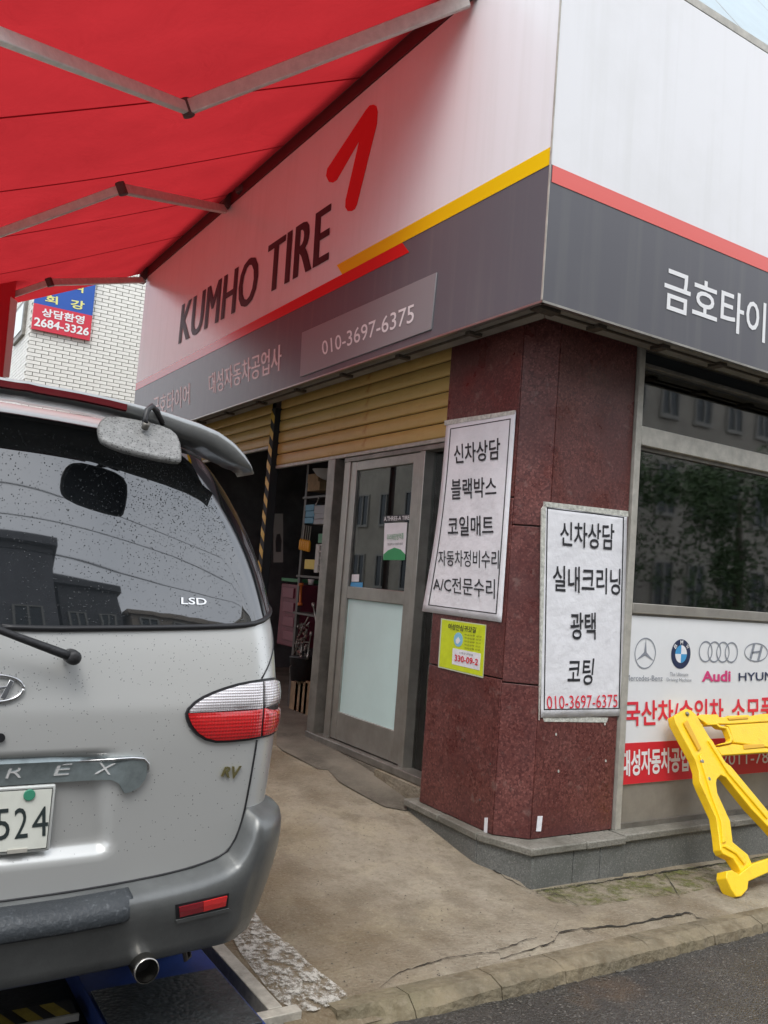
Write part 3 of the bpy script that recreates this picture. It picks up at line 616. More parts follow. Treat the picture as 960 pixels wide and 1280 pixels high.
letters('여성안심귀갓길', qpx([(561, 779), (596, 784), (595, 791.5), (560.5, 786.5)], 0, xn), NX, M_ink, yn, bold=.015)
cc = [(573+5.6*math.cos(k*math.pi/10), 799.5+9*math.sin(k*math.pi/10)) for k in range(20)]
board('blue_disc', cc, 0, xn, mat('pale_blue', (.25, .55, .75), .4), .0008, parent=yn)
board('white_mark', [(569.5, 800), (573, 796), (575.5, 801), (572.5, 805), (570, 804)], 0, xn-.001, M_paper, .0006, parent=yn)
board('white_field', [(566, 810), (601, 817), (599.5, 838), (565, 830)], 0, xn, M_paper, .0008, parent=yn)
letters('330-09-2', qpx([(569, 818), (598.5, 824), (597.5, 832), (568.5, 826)], 0, xn-.001), NX, M_inkred, yn, bold=.02)
letters('112신고번호', qpx([(575, 814.2), (592, 817.6), (592, 820.4), (575, 817)], 0, xn-.001), NX, M_ink, yn)
for i in range(5):
    yy = 792+i*4.2
    letters('위급상황 신고', qpx([(581, yy), (602.5-i*.5, yy+3), (602.3-i*.5, yy+5), (581, yy+2)], 0, xn), NX, M_ink, yn)
# ================================================================= window
wn = thing('shop_window', (5, YB, 1.4), 'wide dark shop window in a pale metal frame right of the pillar', 'window')
XW = 3.85
def wz(px, py): return at(px, py, 1, YB).z
zt0, zt1 = wz(796.6, 556), wz(799, 532.5); zs1, zs0 = wz(785, 753), wz(785, 766)
B(3.803, XW, YB-.02, YB+.06, .207, 3.1).build('frame', M_alul, wn, bevel=.003)
B(XW, 9.4, YB-.022, YB+.06, zt0, zt1).build('transom', M_alul, wn, bevel=.004)
B(XW, 9.4, YB-.025, YB+.06, zs0, zs1).build('sill_rail', M_steel, wn, bevel=.004)
B(XW, 9.4, YB+.008, YB+.06, zt0-.022, zt0-.001).build('bead', M_alud, wn)
B(XW, 9.4, YB-.01, YB+.06, 2.86, 2.885).build('head_rail', M_alud, wn, bevel=.003)
B(XW, 9.4, YB-.04, YB+.06, 2.96, 2.985).build('head_rail', M_alud, wn, bevel=.003)
B(XW, 9.4, YB+.02, YB+.06, 2.886, 3.15).build('head_panel', M_dark, wn)
B(XW, 9.4, YB+.03, YB+.036, zt1, 2.86).build('upper_pane', M_window, wn)
B(XW, 9.4, YB+.03, YB+.036, zs1, zt0-.022).build('lower_pane', M_window, wn)
B(XW, 9.4, YB+.0, YB+.05, .207, zs0-.001).build('lower_panel', M_steel, wn)
B(XW, 9.4, YB-.012, YB-.001, .207, .235).build('foot_rail', M_alud, wn)
bd = thing('printed_board', (4.6, YB, .44), 'white printed board with car maker emblems and red lettering under the window', 'sign board')
yb = YB-.003
zb0, zb1, zb2 = at(775, 981, 1, yb).z, at(776, 929, 1, yb).z, at(785, 768, 1, yb).z
B(XW+.004, 6.1, yb-.006, yb, zb0, zb2-.004).build('board_sheet', M_board, bd)
yb -= .0065
B(XW+.005, 6.1, yb-.001, yb, zb0+.001, zb1).build('red_band', mat('band_red', (.66, .025, .04), .35), bd)
def ring(mb, cx, cz, rx, rz, wd, y, n=40, a0=0, a1=2*math.pi):
    for k in range(n):
        t0 = a0+(a1-a0)*k/n; t1 = a0+(a1-a0)*(k+1)/n
        mb.add([(cx+rx*math.cos(t0), y, cz+rz*math.sin(t0)), (cx+rx*math.cos(t1), y, cz+rz*math.sin(t1)), (cx+(rx-wd)*math.cos(t1), y, cz+(rz-wd)*math.sin(t1)), (cx+(rx-wd)*math.cos(t0), y, cz+(rz-wd)*math.sin(t0))], [(0, 1, 2, 3)])
    return mb
M_chr = mat('printed_silver', (.25, .27, .31), .35); M_navy = mat('printed_navy', (.02, .03, .08), .4)
def c2(px, py): p = at(px, py, 1, yb); return p.x, p.z
cx, cz = c2(806.3, 816.5); rr = abs(c2(806, 797)[1]-cz)*1.0
mb = ring(MB(), cx, cz, rr, rr, rr*.07, yb-.002)
for a in (90, 210, 330):
    a = RAD(a); e = (cx+rr*.95*math.cos(a), yb-.002, cz+rr*.95*math.sin(a)); p = rr*.13
    mb.add([e, (cx+p*math.cos(a+1.05), yb-.002, cz+p*math.sin(a+1.05)), (cx, yb-.002, cz), (cx+p*math.cos(a-1.05), yb-.002, cz+p*math.sin(a-1.05))], [(0, 1, 2, 3)])
mb.build('emblem', M_chr, bd)
cx, cz = c2(851, 817.5); rr = abs(c2(851, 799)[1]-cz)
def disc(cx, cz, r0, y, a0, a1, n=24):
    mb = MB()
    for k in range(n):
        t0 = a0+(a1-a0)*k/n; t1 = a0+(a1-a0)*(k+1)/n
        mb.add([(cx, y, cz), (cx+r0*math.cos(t0), y, cz+r0*math.sin(t0)), (cx+r0*math.cos(t1), y, cz+r0*math.sin(t1))], [(0, 1, 2)])
    return mb
em = disc(cx, cz, rr, yb-.001, 0, 2*math.pi, 40).build('emblem', M_navy, bd)
for k in range(4): disc(cx, cz, rr*.6, yb-.002, k*math.pi/2, (k+1)*math.pi/2, 8).build('quadrant', M_paper if k % 2 == 0 else M_blue, em)
for ch, a in (('B', 140), ('M', 90), ('W', 40)):
    a = RAD(a); ux, uz = math.cos(a), math.sin(a); mx_, mz_ = cx+ux*rr*.8, cz+uz*rr*.8; s_ = rr*.14; rx_, rz_ = uz, -ux
    letters(ch, [(mx_-rx_*s_-ux*s_, yb-.002, mz_-rz_*s_-uz*s_), (mx_+rx_*s_-ux*s_, yb-.002, mz_+rz_*s_-uz*s_), (mx_+rx_*s_+ux*s_, yb-.002, mz_+rz_*s_+uz*s_), (mx_-rx_*s_+ux*s_, yb-.002, mz_-rz_*s_+uz*s_)], NY, M_inkw, em, bold=.01, off=.001)
mb = MB(); x0_, z0_ = c2(881.9, 814.4); x3_, _z = c2(914, 814); rr = abs(c2(882, 801)[1]-z0_)
for k in range(4): ring(mb, x0_+(x3_-x0_)*k/3, z0_, rr, rr, rr*.13, yb-.002-.0002*k, 30)
mb.build('emblem', M_chr, bd)
cx, cz = c2(945, 815.4); rz_ = abs(c2(945, 803.5)[1]-cz); rx_ = abs(c2(959.5, 815)[0]-cx)
mb = ring(MB(), cx, cz, rx_, rz_, rz_*.12, yb-.002)
for q in [[(-.55, -.6), (-.38, -.75), (-.1, .85), (-.3, .85)], [(.3, -.85), (.1, -.85), (.38, .75), (.55, .6)], [(-.38, -.15), (.3, .0), (.35, .2), (-.28, .08)]]:
    mb.add([(cx+a*rx_, yb-.002, cz+b*rz_) for a, b in q], [(0, 1, 2, 3)])
mb.build('emblem', M_chr, bd)
for s_, q, mt2, bo in [('Mercedes-Benz', [(782, 843.5), (828, 844.5), (828, 851), (782, 851)], M_chr, 0), ('The Ultimate', [(837, 840), (860, 841), (860, 845), (837, 845)], M_chr, 0), ('Driving Machine', [(833, 847), (864, 848), (864, 853), (833, 853)], M_chr, 0),
                       ('Audi', [(877, 838.8), (913, 838), (913, 852), (877, 852)], mat('print_magenta', (.66, .05, .20), .4), .03), ('HYUNDAI', [(923, 841), (991, 839), (991, 850), (923, 851)], M_navy, .012),
                       ('국산차/수입차', [(780, 876), (904, 873), (904, 904), (780, 908)], M_inkred, .02), ('소모품', [(914, 873), (967, 871.5), (967, 902), (914, 904)], M_inkred, .02),
                       ('대성자동차공업사', [(776, 938), (873, 932), (873, 963), (776, 971)], M_inkw, .03), ('2011-7834', [(901, 941), (977, 936), (977, 953), (901, 956.5)], M_inkw, .0)]:
    letters(s_, qpx(q, 1, yb-.001), NY, mt2, bd, bold=bo, off=.0025)
# ================================================================= red awning
AP, AN = Vector((2.76, 0, 5.035)), Vector((-.494, 0, 1)).normalized()
def awz(x): return 5.035+.494*(x-2.76)
aw = thing('retractable_awning', (2.75, 7, 4.95), 'red fabric awning on folding metal arms stretched over the van', 'awning')
AY0, AY1, AX0 = 3.75, 10.5, .10
nx_, ny_ = 26, 50; mb = MB()
for j in range(ny_+1):
    for i in range(nx_+1):
        x = AX0+(2.74-AX0)*i/nx_; y = AY0+(AY1-AY0)*j/ny_
        sag = .025*math.sin(math.pi*i/nx_)*(1+.5*math.sin(y*2.1))
        mb.v.append((x, y, awz(x)-sag))
for j in range(ny_):
    for i in range(nx_):
        a = j*(nx_+1)+i; mb.f.append((a, a+1, a+nx_+2, a+nx_+1))
mb.build('canopy', M_fabric, aw, smooth=True)
for y in (5.15, 6.4, 7.6, 8.9):
    mb = MB()
    for i in range(nx_+1):
        x = AX0+(2.74-AX0)*i/nx_; sag = .025*math.sin(math.pi*i/nx_)*(1+.5*math.sin(y*2.1)); z = awz(x)-sag-.003
        mb.v += [(x, y-.012, z), (x, y+.012, z)]
    for i in range(nx_): mb.f.append((2*i, 2*i+1, 2*i+3, 2*i+2))
    mb.build('seam', fabric('seam_red', (.40, .02, .03), (.33, .022, .03)) if 'seam_red' not in MATS else MATS['seam_red'], aw)
M_arm = mat('arm_paint', (.66, .64, .60), .45, .0, noise=.12); M_joint = mat('arm_joint', (.10, .09, .085), .5, .4)
M_armd = mat('arm_paint_dark', (.17, .15, .14), .5, .3)
MB().tube([(2.78, AY0, 5.06), (2.78, AY1, 5.06)], .055, 14).build('roller', M_joint, aw, smooth=True)
B(2.74, 2.80, AY0, AY1, 4.905, 5.2).build('gap_strip', mat('gap_shade_red', (.12, .02, .025), .7), aw)  # added strip closes a light gap; its dark red stands in for shade
MB().beam((2.70, AY0, 5.135), (2.70, AY1, 5.135), .22, .02).build('hood', M_alul, aw)
MB().beam((AX0, AY0, awz(AX0)-.02), (AX0, AY1, awz(AX0)-.02), .06, .07).build('front_rail', M_alul, aw)
mb = MB()
for i in range(60):
    y0 = AY0+(AY1-AY0)*i/60; y1 = AY0+(AY1-AY0)*(i+1)/60
    mb.quad((AX0-.03, y0, awz(AX0)-.05), (AX0-.03, y1, awz(AX0)-.05), (AX0-.03, y1, awz(AX0)-.24-.02*math.sin((i+1)*1.2)), (AX0-.03, y0, awz(AX0)-.24-.02*math.sin(i*1.2)))
mb.build('valance', M_fabric, aw)
armP = AP-Vector((0, 0, .15))
def arm(wall, elbow, far, ext, h=.075):
    w_ = atp(wall[0], wall[1], armP, AN); e = atp(elbow[0], elbow[1], armP, AN); q = atp(far[0], far[1], armP, AN)
    if ext == 'mount':
        w_ = e+(w_-e)*((2.70-e.x)/(w_.x-e.x)); ext = (AX0+.05-e.x)/(q.x-e.x)
    q2 = e+(q-e)*ext
    MB().beam(w_, e, .045, h, AN).build('arm', M_arm, aw, bevel=.006)
    MB().beam(e, q2, .04, h*.85, AN).build('arm', M_arm, aw, bevel=.006)
    MB().tube([e-AN*h*.62, e+AN*h*.62], .036, 16).build('elbow', M_joint, aw, bevel=.004)
    MB().beam(w_+AN*.02, Vector((2.76, w_.y, 5.0)), .07, .08).build('bracket', M_joint, aw, bevel=.005)
arm((590, -3), (233, 135), (0, 45), 'mount', .085)
arm((292, 264), (152, 236), (0, 291), 'mount', .075)
arm((184, 350), (62, 353), (0, 374), 'mount', .07)
pb = atp(315, 231, AP-Vector((0, 0, .06)), AN)
MB().beam(pb, pb+Vector((-.1, .12, -.05)), .05, .05).build('bracket', M_joint, aw, bevel=.005)

# ================================================================= white brick building and what hangs there
YW = 14.0
bb = thing('brick_building', (3, YW, 0), 'white glazed brick building beyond the end of the long shop sign', 'building')
BX0 = at(36, 430, 1, YW).x; BL, BH = .2045, .0602
mb = MB(); mb.box(BX0+.012, 8, YW+.012, 24, 0, 11); mb.build('wall', M_bmortar, bb)
shared = None; zlo, zhi = 3.72, 6.0; nb = 0; rest = MB(); rr_ = random.Random(3)
nrow = int(9.6/BH)
hm = MB().box(0, BL-.012, 0, .02, 0, BH-.009)
hb = MB().box(0, BL/2-.012, 0, .02, 0, BH-.009)
def mkb(m_, x, z):
    return [(a+x, b+YW-.006, c+z) for a, b, c in m_.v]
proto = {}
for r in range(nrow):
    z = .3+r*BH; x = BX0; first = True
    while x < 4.2 if 3.6 < z < 6.4 else x < 7.9:
        half = first and r % 2; m_ = hb if half else hm
        dy = rr_.uniform(-.002, .002)
        if zlo < z < zhi and x < 3.85 and nb < 296:
            k = 'h' if half else 'f'
            if k not in proto:
                o = m_.build('brick', M_brick, None); proto[k] = o.data; COL.objects.unlink(o); bpy.data.objects.remove(o)
            o = bpy.data.objects.new('brick', proto[k]); COL.objects.link(o); o.location = (x, YW-.006+dy, z); adopt(o, bb); nb += 1
        else: rest.add(mkb(m_, x, z), m_.f)
        x += (BL/2 if half else BL); first = False
# side wall bricks (facing west), one joined part
for r in range(nrow):
    z = .3+r*BH; y = YW+.012+(BL/2 if r % 2 else 0)
    while y < YW+3.2:
        rest.box(BX0-.004, BX0+.014, y, y+BL-.012, z, z+BH-.009); y += BL
stuff(rest.build('brickwork', M_brick, bb))
wf = MB(); y0, y1 = at(22, 400, 0, BX0).y, at(34, 400, 0, BX0).y
z0w, z1w = at(28, 422, 0, BX0).z, at(28, 383, 0, BX0).z
B(BX0-.05, BX0+.01, min(y0, y1)+.03, max(y0, y1), z0w, z1w).build('window', M_alud, bb)
B(BX0-.06, BX0-.051, min(y0, y1)+.12, max(y0, y1)-.09, z0w+.08, z1w-.08).build('pane', mat('pale_pane', (.42, .47, .46), .2), bb)
YBn = YW-.06
bn = thing('wall_banner', at(76, 400, 1, YBn), 'blue and red lettered banner mounted on the white brick wall', 'banner')
tl, tr, br_, bl_ = (38, 340), (121, 352), (112.5, 426.7), (39, 410)
pa_, pb_ = at(39.2, 410, 1, YBn), at(113, 426.5, 1, YBn); zt = 6.6; zsp = (at(41.7, 379, 1, YBn).z+at(115, 394, 1, YBn).z)/2
xa_, xb_ = pa_.x, at(115.5, 394, 1, YBn).x; zb_ = (pa_.z+pb_.z)/2
B(xa_, xb_, YBn, YBn+.04, zsp, zb_+1.35).build('blue_panel', mat('banner_blue', (.025, .10, .42), .45), bn)
B(xa_, xb_, YBn, YBn+.04, zb_, zsp-.0005).build('red_panel', mat('banner_red', (.62, .04, .07), .45), bn)
M_by = mat('banner_yellow', (.78, .76, .25), .5)
for s_, q, mt2 in [('상담환영', [(52.3, 384.6), (106, 395.4), (104.5, 406), (52, 395)], M_inkw), ('2684-3326', [(43, 396), (112, 410), (110.4, 420), (42.3, 407)], M_inkw), ('회', [(57, 368), (72.5, 371), (72, 381), (56, 378)], M_by), ('강', [(88.5, 374), (106, 377), (105, 388), (88, 385)], M_by), ('획', [(60, 349), (75, 352), (74, 362), (59, 359)], M_by), ('각', [(92, 352), (107, 355), (106, 367), (91, 364)], M_by)]:
    letters(s_, qpx(q, 1, YBn), NY, mt2, bn, bold=.025, off=.006)
# red sign board with a white edge at the left
YR = 9.3
rs = thing('upright_sign', at(6, 470, 1, YR), 'upright red sign board with a white edge at the far left of the van roof', 'sign')
a0 = at(12.5, 425, 1, YR).x; a1 = at(18.5, 425, 1, YR).x
B(a0-.9, a0, YR, YR+.1, 3.15, 4.6).build('red_panel', mat('sign_board_red', (.62, .03, .05), .4), rs)
MB().prism([at(3, 472, 1, YR-.001)+Vector((.002, 0, 0)), at(11, 472, 1, YR-.001), at(21, 378, 1, YR-.001), at(13, 372, 1, YR-.001)], (0, -.04, 0)).build('white_edge', mat('edge_white', (.78, .78, .78), .4), rs)
MB().tube([(a0-.8, YR+.14, -.02), (a0-.8, YR+.14, 4.5)], .04, 12).build('pole', M_joint, rs)

# ================================================================= garage interior things
def pxbox(name, pxs, x0, dx, mt, lab, cat, parent=None, bevel=.003, group=None):
    """box whose street-side face covers the pixel rectangle on plane X = x0"""
    (xa, ya), (xb, yb2) = pxs; p = at(xa, ya, 0, x0); q = at(xb, yb2, 0, x0)
    o = B(x0, x0+dx, min(p.y, q.y), max(p.y, q.y), min(p.z, q.z), max(p.z, q.z)).build(name, mt, parent, bevel=bevel)
    if lab: tag(o, lab, cat, group)
    return o
XS = 3.62
M_card = mat('cardboard', (.36, .25, .14), .8, noise=.2); M_cardd = mat('brown_wood', (.34, .23, .13), .8, noise=.35, nscale=8)
rk = thing('tool_rack', at(385, 905, 0, XS), 'dark steel rack full of tools just inside the open garage bay', 'rack')
ya, yb_ = at(373, 700, 0, XS).y, at(413, 700, 0, XS).y
for y in (ya, yb_-.0): B(XS+.02, XS+.05, y-.02, y+.02, .262, 2.55).build('upright', M_joint, rk)
for z in (at(390, 620, 0, XS).z, at(390, 720, 0, XS).z, at(390, 768, 0, XS).z, at(388, 900, 0, XS).z): B(XS+.0, XS+.36, yb_-.02, ya+.02, z-.02, z).build('shelf', M_joint, rk)
B(XS+.37, XS+.38, yb_-.02, ya+.02, .3, 2.55).build('back_panel', mat('dark_red_panel', (.028, .02, .02), .6, noise=.3), rk)
pxbox('cardboard_box', ((385, 593), (397.5, 602)), XS, .2, M_card, 'upper small cardboard box on the top of the tool rack', 'box')
pxbox('cardboard_box', ((385, 603), (399, 612.6)), XS, .2, M_card, 'lower small cardboard box under another on the tool rack', 'box')
M_lb = mat('light_blue_box', (.07, .27, .42), .5); M_gw = mat('grey_white_box', (.32, .34, .36), .5)
for i, (a, b) in enumerate([((382, 631), (392, 638)), ((382, 639), (392, 646)), ((381, 647), (391, 654))]):
    pxbox('parts_carton', (a, b), XS-.01, .12, M_lb, ('top', 'middle', 'bottom')[i]+' carton of the three light blue cartons stacked on the rack', 'carton', group='blue cartons on the rack')
for i, (a, b) in enumerate([((393, 632), (409, 641)), ((393, 642), (409, 648)), ((392, 649), (408, 655))]):
    pxbox('parts_carton', (a, b), XS-.01, .12, M_gw, ('top', 'middle', 'bottom')[i]+' carton of the grey cartons beside the blue cartons', 'carton', group='grey cartons on the rack')
wl = thing('screwdriver', at(377, 671, 0, XS), 'leftmost yellow handled screwdriver hanging in the tool rack', 'screwdriver', 'yellow screwdrivers hanging on the rack')
M_hy = mat('handle_yellow', (.75, .36, .02), .4)
c_ = at(376, 680, 0, XS-.03)
MB().tube([c_+Vector((0, 0, -.055)), c_+Vector((0, 0, -.04)), c_+Vector((0, 0, .03)), c_+Vector((0, 0, .05))], [.012, .017, .016, .008], 10).build('handle', M_hy, wl, smooth=True)
MB().tube([c_+Vector((0, 0, .05)), c_+Vector((0, -.01, .18))], .005, 6).build('shaft', M_alu, wl)
for i in range(1, 5):
    r_ = wl.copy(); COL.objects.link(r_); r_.location = wl.location+Vector((.0, -.042*i, -.004*i))
    r_['label'] = ('second', 'third', 'fourth', 'rightmost')[i-1]+' yellow handled screwdriver from the left in the hanging row'
    for ch in wl.children:
        c2_ = ch.copy(); COL.objects.link(c2_); c2_.parent = r_
pxbox('yellow_case', ((381, 699), (396, 712)), XS-.02, .15, mat('case_yellow', (.60, .46, .01), .4), 'yellow plastic case standing on the rack shelf', 'case')
tr_ = thing('parts_tray', at(400, 716, 0, XS-.05), 'white plastic parts tray with open slots standing beside the yellow case', 'tray')
for (a, b) in [((395, 680), (396.5, 716)), ((405, 680), (406.5, 716))]: pxbox('side', (a, b), XS-.06, .05, mat('tray_white', (.5, .5, .46), .5), None, None, tr_)
for k in range(5): pxbox('bar', ((396.8, 680+k*8.4), (404.8, 682+k*8.4)), XS-.06, .05, MATS['tray_white'], None, None, tr_)
pxbox('green_tin', ((398, 667), (408, 679)), XS-.03, .1, mat('tin_green', (.05, .22, .10), .5), 'small green tin above the white parts tray', 'tin')
cup = at(388.5, 731, 0, XS-.01)
tag(MB().tube([cup, cup+Vector((0, 0, .05))], [.022, .03], 14).build('cup', mat('cup_white', (.5, .5, .5), .5), None, smooth=True), 'small white cup hanging at the shelf edge of the tool rack', 'cup')
for nm, a, b, rr2, mt2, lab, cat in [('spanner', (391.5, 754), (397, 789), .008, M_alu, 'long silver spanner hanging below the middle shelf', 'spanner'), ('orange_screwdriver', (376.5, 729), (375, 757), .012, mat('handle_orange', (.5, .13, .02), .4), 'orange handled screwdriver beside the dark rack upright', 'screwdriver'),
    ('metal_rod', (389, 790), (384, 824), .006, M_alu, 'thin metal rod leaning in the lower rack', 'rod'), ('spanner', (399, 622), (395, 631), .005, M_alu, 'short steel hook above the grey cartons', 'hook')]:
    p, q = at(a[0], a[1], 0, XS-.04), at(b[0], b[1], 0, XS-.04); d = (q-p)
    tag(MB().tube([p-d.normalized()*.001, p+d*.12, p+d*.14, p+d*.86, p+d*.88, q], [rr2*1.9, rr2*1.9, rr2, rr2, rr2*1.9, rr2*1.9], 10).build(nm, mt2, None, smooth=True), lab, cat)
rng = random.Random(11)
mb = MB()
for i in range(70):
    p = at(rng.uniform(371, 384), rng.uniform(778, 822), 0, XS-.02+rng.uniform(0, .1)); q = p+Vector((rng.uniform(-.03, .03), rng.uniform(-.06, .06), rng.uniform(-.06, .06)))
    mb.tube([p, q], rng.uniform(.004, .012), 6)
stuff(tag(mb.build('loose_tools', mat('worn_steel', (.30, .28, .25), .35, .7, noise=.6, nscale=30), None), 'tangle of loose metal tools in the lower part of the rack', 'tools'))
p = at(377, 850, 0, XS)
bk = thing('bucket', p, 'black bucket standing on the brown box at the bottom of the rack', 'bucket')
MB().tube([p, p+Vector((0, 0, .20)), p+Vector((0, 0, .205))], [.10, .125, .13], 20).build('bucket_body', M_rubber, bk, smooth=True)
MB().tube([p+Vector((0, 0, .19)), p+Vector((-.13, 0, .12)), p+Vector((-.12, .02, .06))], .004, 6).build('handle', M_alu, bk)
bxx = thing('wooden_box', at(376, 897, 0, XS), 'brown wooden box under the black bucket at the bottom of the rack', 'box')
for k in range(4): pxbox('plank', ((364+k*5.9, 851), (369.8+k*5.9, 896)), XS-.02, .3, M_cardd, None, None, bxx, .004)
tcst = thing('tool_chest', at(362, 800, 0, 3.9), 'dull purple red tool chest with a green box on top', 'tool chest')
pxbox('chest_body', ((352, 729), (368, 810)), 3.9, .5, mat('chest_red', (.16, .035, .06), .45, noise=.2), None, None, tcst, .01)
for k in range(4): pxbox('drawer', ((354, 734+k*18), (366, 748+k*18)), 3.885, .014, mat('drawer_red', (.20, .05, .08), .4), None, None, tcst, .003)
pxbox('green_box', ((352, 722), (372, 728)), 3.9, .3, MATS['tin_green'], 'flat green box on top of the purple red tool chest', 'box')
wp = thing('wall_poster', at(349, 703, 0, 4.4), 'grey poster with a dark figure hanging deep in the garage', 'poster')
board('sheet', [(342, 642), (354, 642), (354, 703), (342, 703)], 0, 4.4, mat('dim_paper', (.22, .22, .22), .7), .003, parent=wp)
board('dark_figure', [(346, 668), (350, 667), (352, 676), (351, 690), (345, 690), (344.5, 676)], 0, 4.395, M_ink, .001, parent=wp)
p = at(412, 592, 0, XS-.1)
bz = thing('hanging_lamp', p, 'white bowl lamp shade partly hidden behind the door jamb', 'lamp')
mb = MB(); rings = [(0, .0), (.05, .012), (.10, .04), (.14, .09)]
for i, (r_, dz) in enumerate(rings):
    for k in range(18): mb.v.append((p.x+r_*math.cos(k*math.pi/9), p.y+r_*math.sin(k*math.pi/9)+.03, p.z-.06+dz))
for i in range(3):
    for k in range(18): mb.f.append((i*18+k, i*18+(k+1) % 18, (i+1)*18+(k+1) % 18, (i+1)*18+k))
mb.build('shade', mat('shade_white', (.42, .42, .42), .5), bz, smooth=True)
MB().tube([p+Vector((0, .03, .03)), p+Vector((0, .03, .62))], .004, 6).build('cord', M_rubber, bz)
# behind the narrow side pane right of the door
p = at(529, 815, 0, 3.55); 
gt = thing('blue_machine', Vector((3.55, p.y, .262)), 'dark blue machine with a grey cylinder standing inside behind the side pane', 'machine')
MB().tube([Vector((3.6, p.y, .262)), Vector((3.6, p.y, p.z+.18))], .09, 18).build('blue_tank', mat('machine_blue', (.02, .035, .12), .4), gt, smooth=True)
MB().tube([Vector((3.6, p.y, p.z+.185)), Vector((3.6, p.y, p.z+.36))], .06, 18).build('grey_cylinder', mat('cyl_grey', (.22, .23, .25), .4), gt, smooth=True)
B(3.53, 3.69, p.y-.1, p.y+.1, p.z-.42, p.z-.40).build('collar', M_joint, gt)
p = at(508, 938, 0, 3.42)
wb = MB(); 
for i, (r_, z) in enumerate([(.05, 0), (.06, .04), (.05, .09), (.025, .125), (.01, .14)]):
    for k in range(12): wb.v.append((p.x+r_*math.cos(k*math.pi/6)*(1+.15*math.sin(k*2.3+i)), p.y+r_*math.sin(k*math.pi/6)*(1+.15*math.cos(k*1.7)), .262+z))
for i in range(4):
    for k in range(12): wb.f.append((i*12+k, i*12+(k+1) % 12, (i+1)*12+(k+1) % 12, (i+1)*12+k))
wb.f.append(tuple(48+k for k in range(12)))
tag(wb.build('plastic_bag', mat('bag_white', (.6, .6, .6), .5, bump=.5, bscale=30), None, smooth=True), 'crumpled white plastic bag on the floor behind the side pane', 'bag')
p = at(525, 925, 0, 3.45)
bt = thing('bottle', Vector((3.45, p.y, .262)), 'tall dark bottle on the floor beside the white bag', 'bottle')
MB().tube([Vector((3.45, p.y, .262)), Vector((3.45, p.y, .40)), Vector((3.45, p.y, .44)), Vector((3.45, p.y, .48))], [.04, .04, .015, .013], 14).build('bottle_body', mat('dark_bottle', (.03, .035, .03), .1), bt, smooth=True)
MB().tube([Vector((3.45, p.y, .481)), Vector((3.45, p.y, .50))], .016, 12).build('bottle_cap', M_gw, bt)
# inside the window room: pale column, desk and shelves seen dimly
rm = thing('storage_shelf', (5.2, 5.2, .262), 'dim storage shelf standing deep inside behind the shop window', 'shelf')
for x in (4.6, 5.5): B(x, x+.04, 5.0, 5.4, .262, 2.4).build('upright', M_alud, rm)
for z in (.6, 1.1, 1.6, 2.1): B(4.641, 5.499, 5.0, 5.4, z, z+.03).build('shelf', M_alud, rm)
clm = B(4.15, 4.45, 4.5, 4.7, .262, 3.19).build('column', M_alul, shop)

# ================================================================= yellow barrier
ft = Vector((0, 2.88, -.02)); tp = Vector((0, 3.335, at(860, 888, 1, 3.335).z)); bd_ = (tp-ft).normalized(); BN = Vector((0, bd_.z, -bd_.y))
BP = Vector((4.2, ft.y, ft.z)); BN = Vector((1, 0, 0)).cross(bd_); BN = -BN if BN.y < 0 else BN
br = thing('road_barrier', atp(920, 1120, BP, BN), 'yellow plastic folding road barrier leaning against the wall under the window', 'barrier')
def bpoly(pts, name, th=.05, lift=0.0, bev=.005, mt=None, off=Vector((0, 0, 0))):
    q = [atp(820+x/4.571, 860+y/4.571, BP-BN*lift, BN)+off for x, y in pts]
    return MB().prism(q, BN*th).build(name, mt or M_plastic, br, bevel=bev, seg=3)
legs = [
    ('leg_frame', [(105, 160), (150, 135), (175, 118), (205, 128), (228, 148), (300, 270), (400, 425), (428, 445), (640, 700), (760, 850), (760, 930), (640, 790), (545, 690), (440, 560), (400, 510), (372, 497), (350, 520), (345, 545), (352, 600), (425, 760), (440, 880), (470, 905), (525, 950), (550, 1005), (490, 1060), (470, 1020), (440, 975), (385, 950), (370, 925), (362, 850), (345, 740), (270, 580), (250, 530), (248, 480), (225, 410), (115, 205)], .055, 0)]
for nm, pts, th, lift in legs:
    bpoly(pts, nm, th, lift)
    bpoly(pts, nm, th, lift, off=Vector((1.25, .0, 0)))
bpoly([(405, 1045), (435, 1040), (475, 1065), (550, 1005), (640, 975), (760, 940), (760, 1010), (640, 1055), (530, 1105), (525, 1150), (490, 1190), (460, 1195), (430, 1150), (402, 1085)], 'foot', .07, .02)
bpoly([(160, 200), (180, 180), (262, 345), (245, 360)], 'recess_shade', .012, .012, .005, mat('slot_shade_yellow', (.66, .36, .01), .5))  # proud strip in darker yellow puts the shade of a recess into colour
for pts in ([(250, 380), (268, 372), (330, 560), (395, 750), (405, 880), (385, 885), (375, 760), (315, 600)], [(300, 300), (318, 292), (420, 460), (640, 730), (640, 750), (410, 480)], [(388, 905), (402, 893), (470, 930), (520, 990), (508, 1010), (462, 948)]):
    bpoly(pts, 'rib', .015, .011, .005)
for pts in ([(228, 162), (262, 150), (355, 150), (362, 165), (405, 165), (410, 158), (530, 152), (536, 160), (600, 148), (1200, 112), (1200, 170), (640, 192), (420, 206), (290, 205)],
            [(400, 211), (640, 196), (1200, 174), (1200, 318), (640, 338), (445, 312), (440, 290), (418, 225)],
            [(345, 338), (440, 318), (640, 343), (1200, 322), (1200, 345), (640, 368), (375, 386)]):
    bpoly(pts, 'board', .03, -.012, .006)
bpoly([(500, 322), (618, 318), (622, 340), (505, 350)], 'slot_shade', .012, -.006, .004, MATS['slot_shade_yellow'])  # darker yellow piece stands in for the shade in a slot
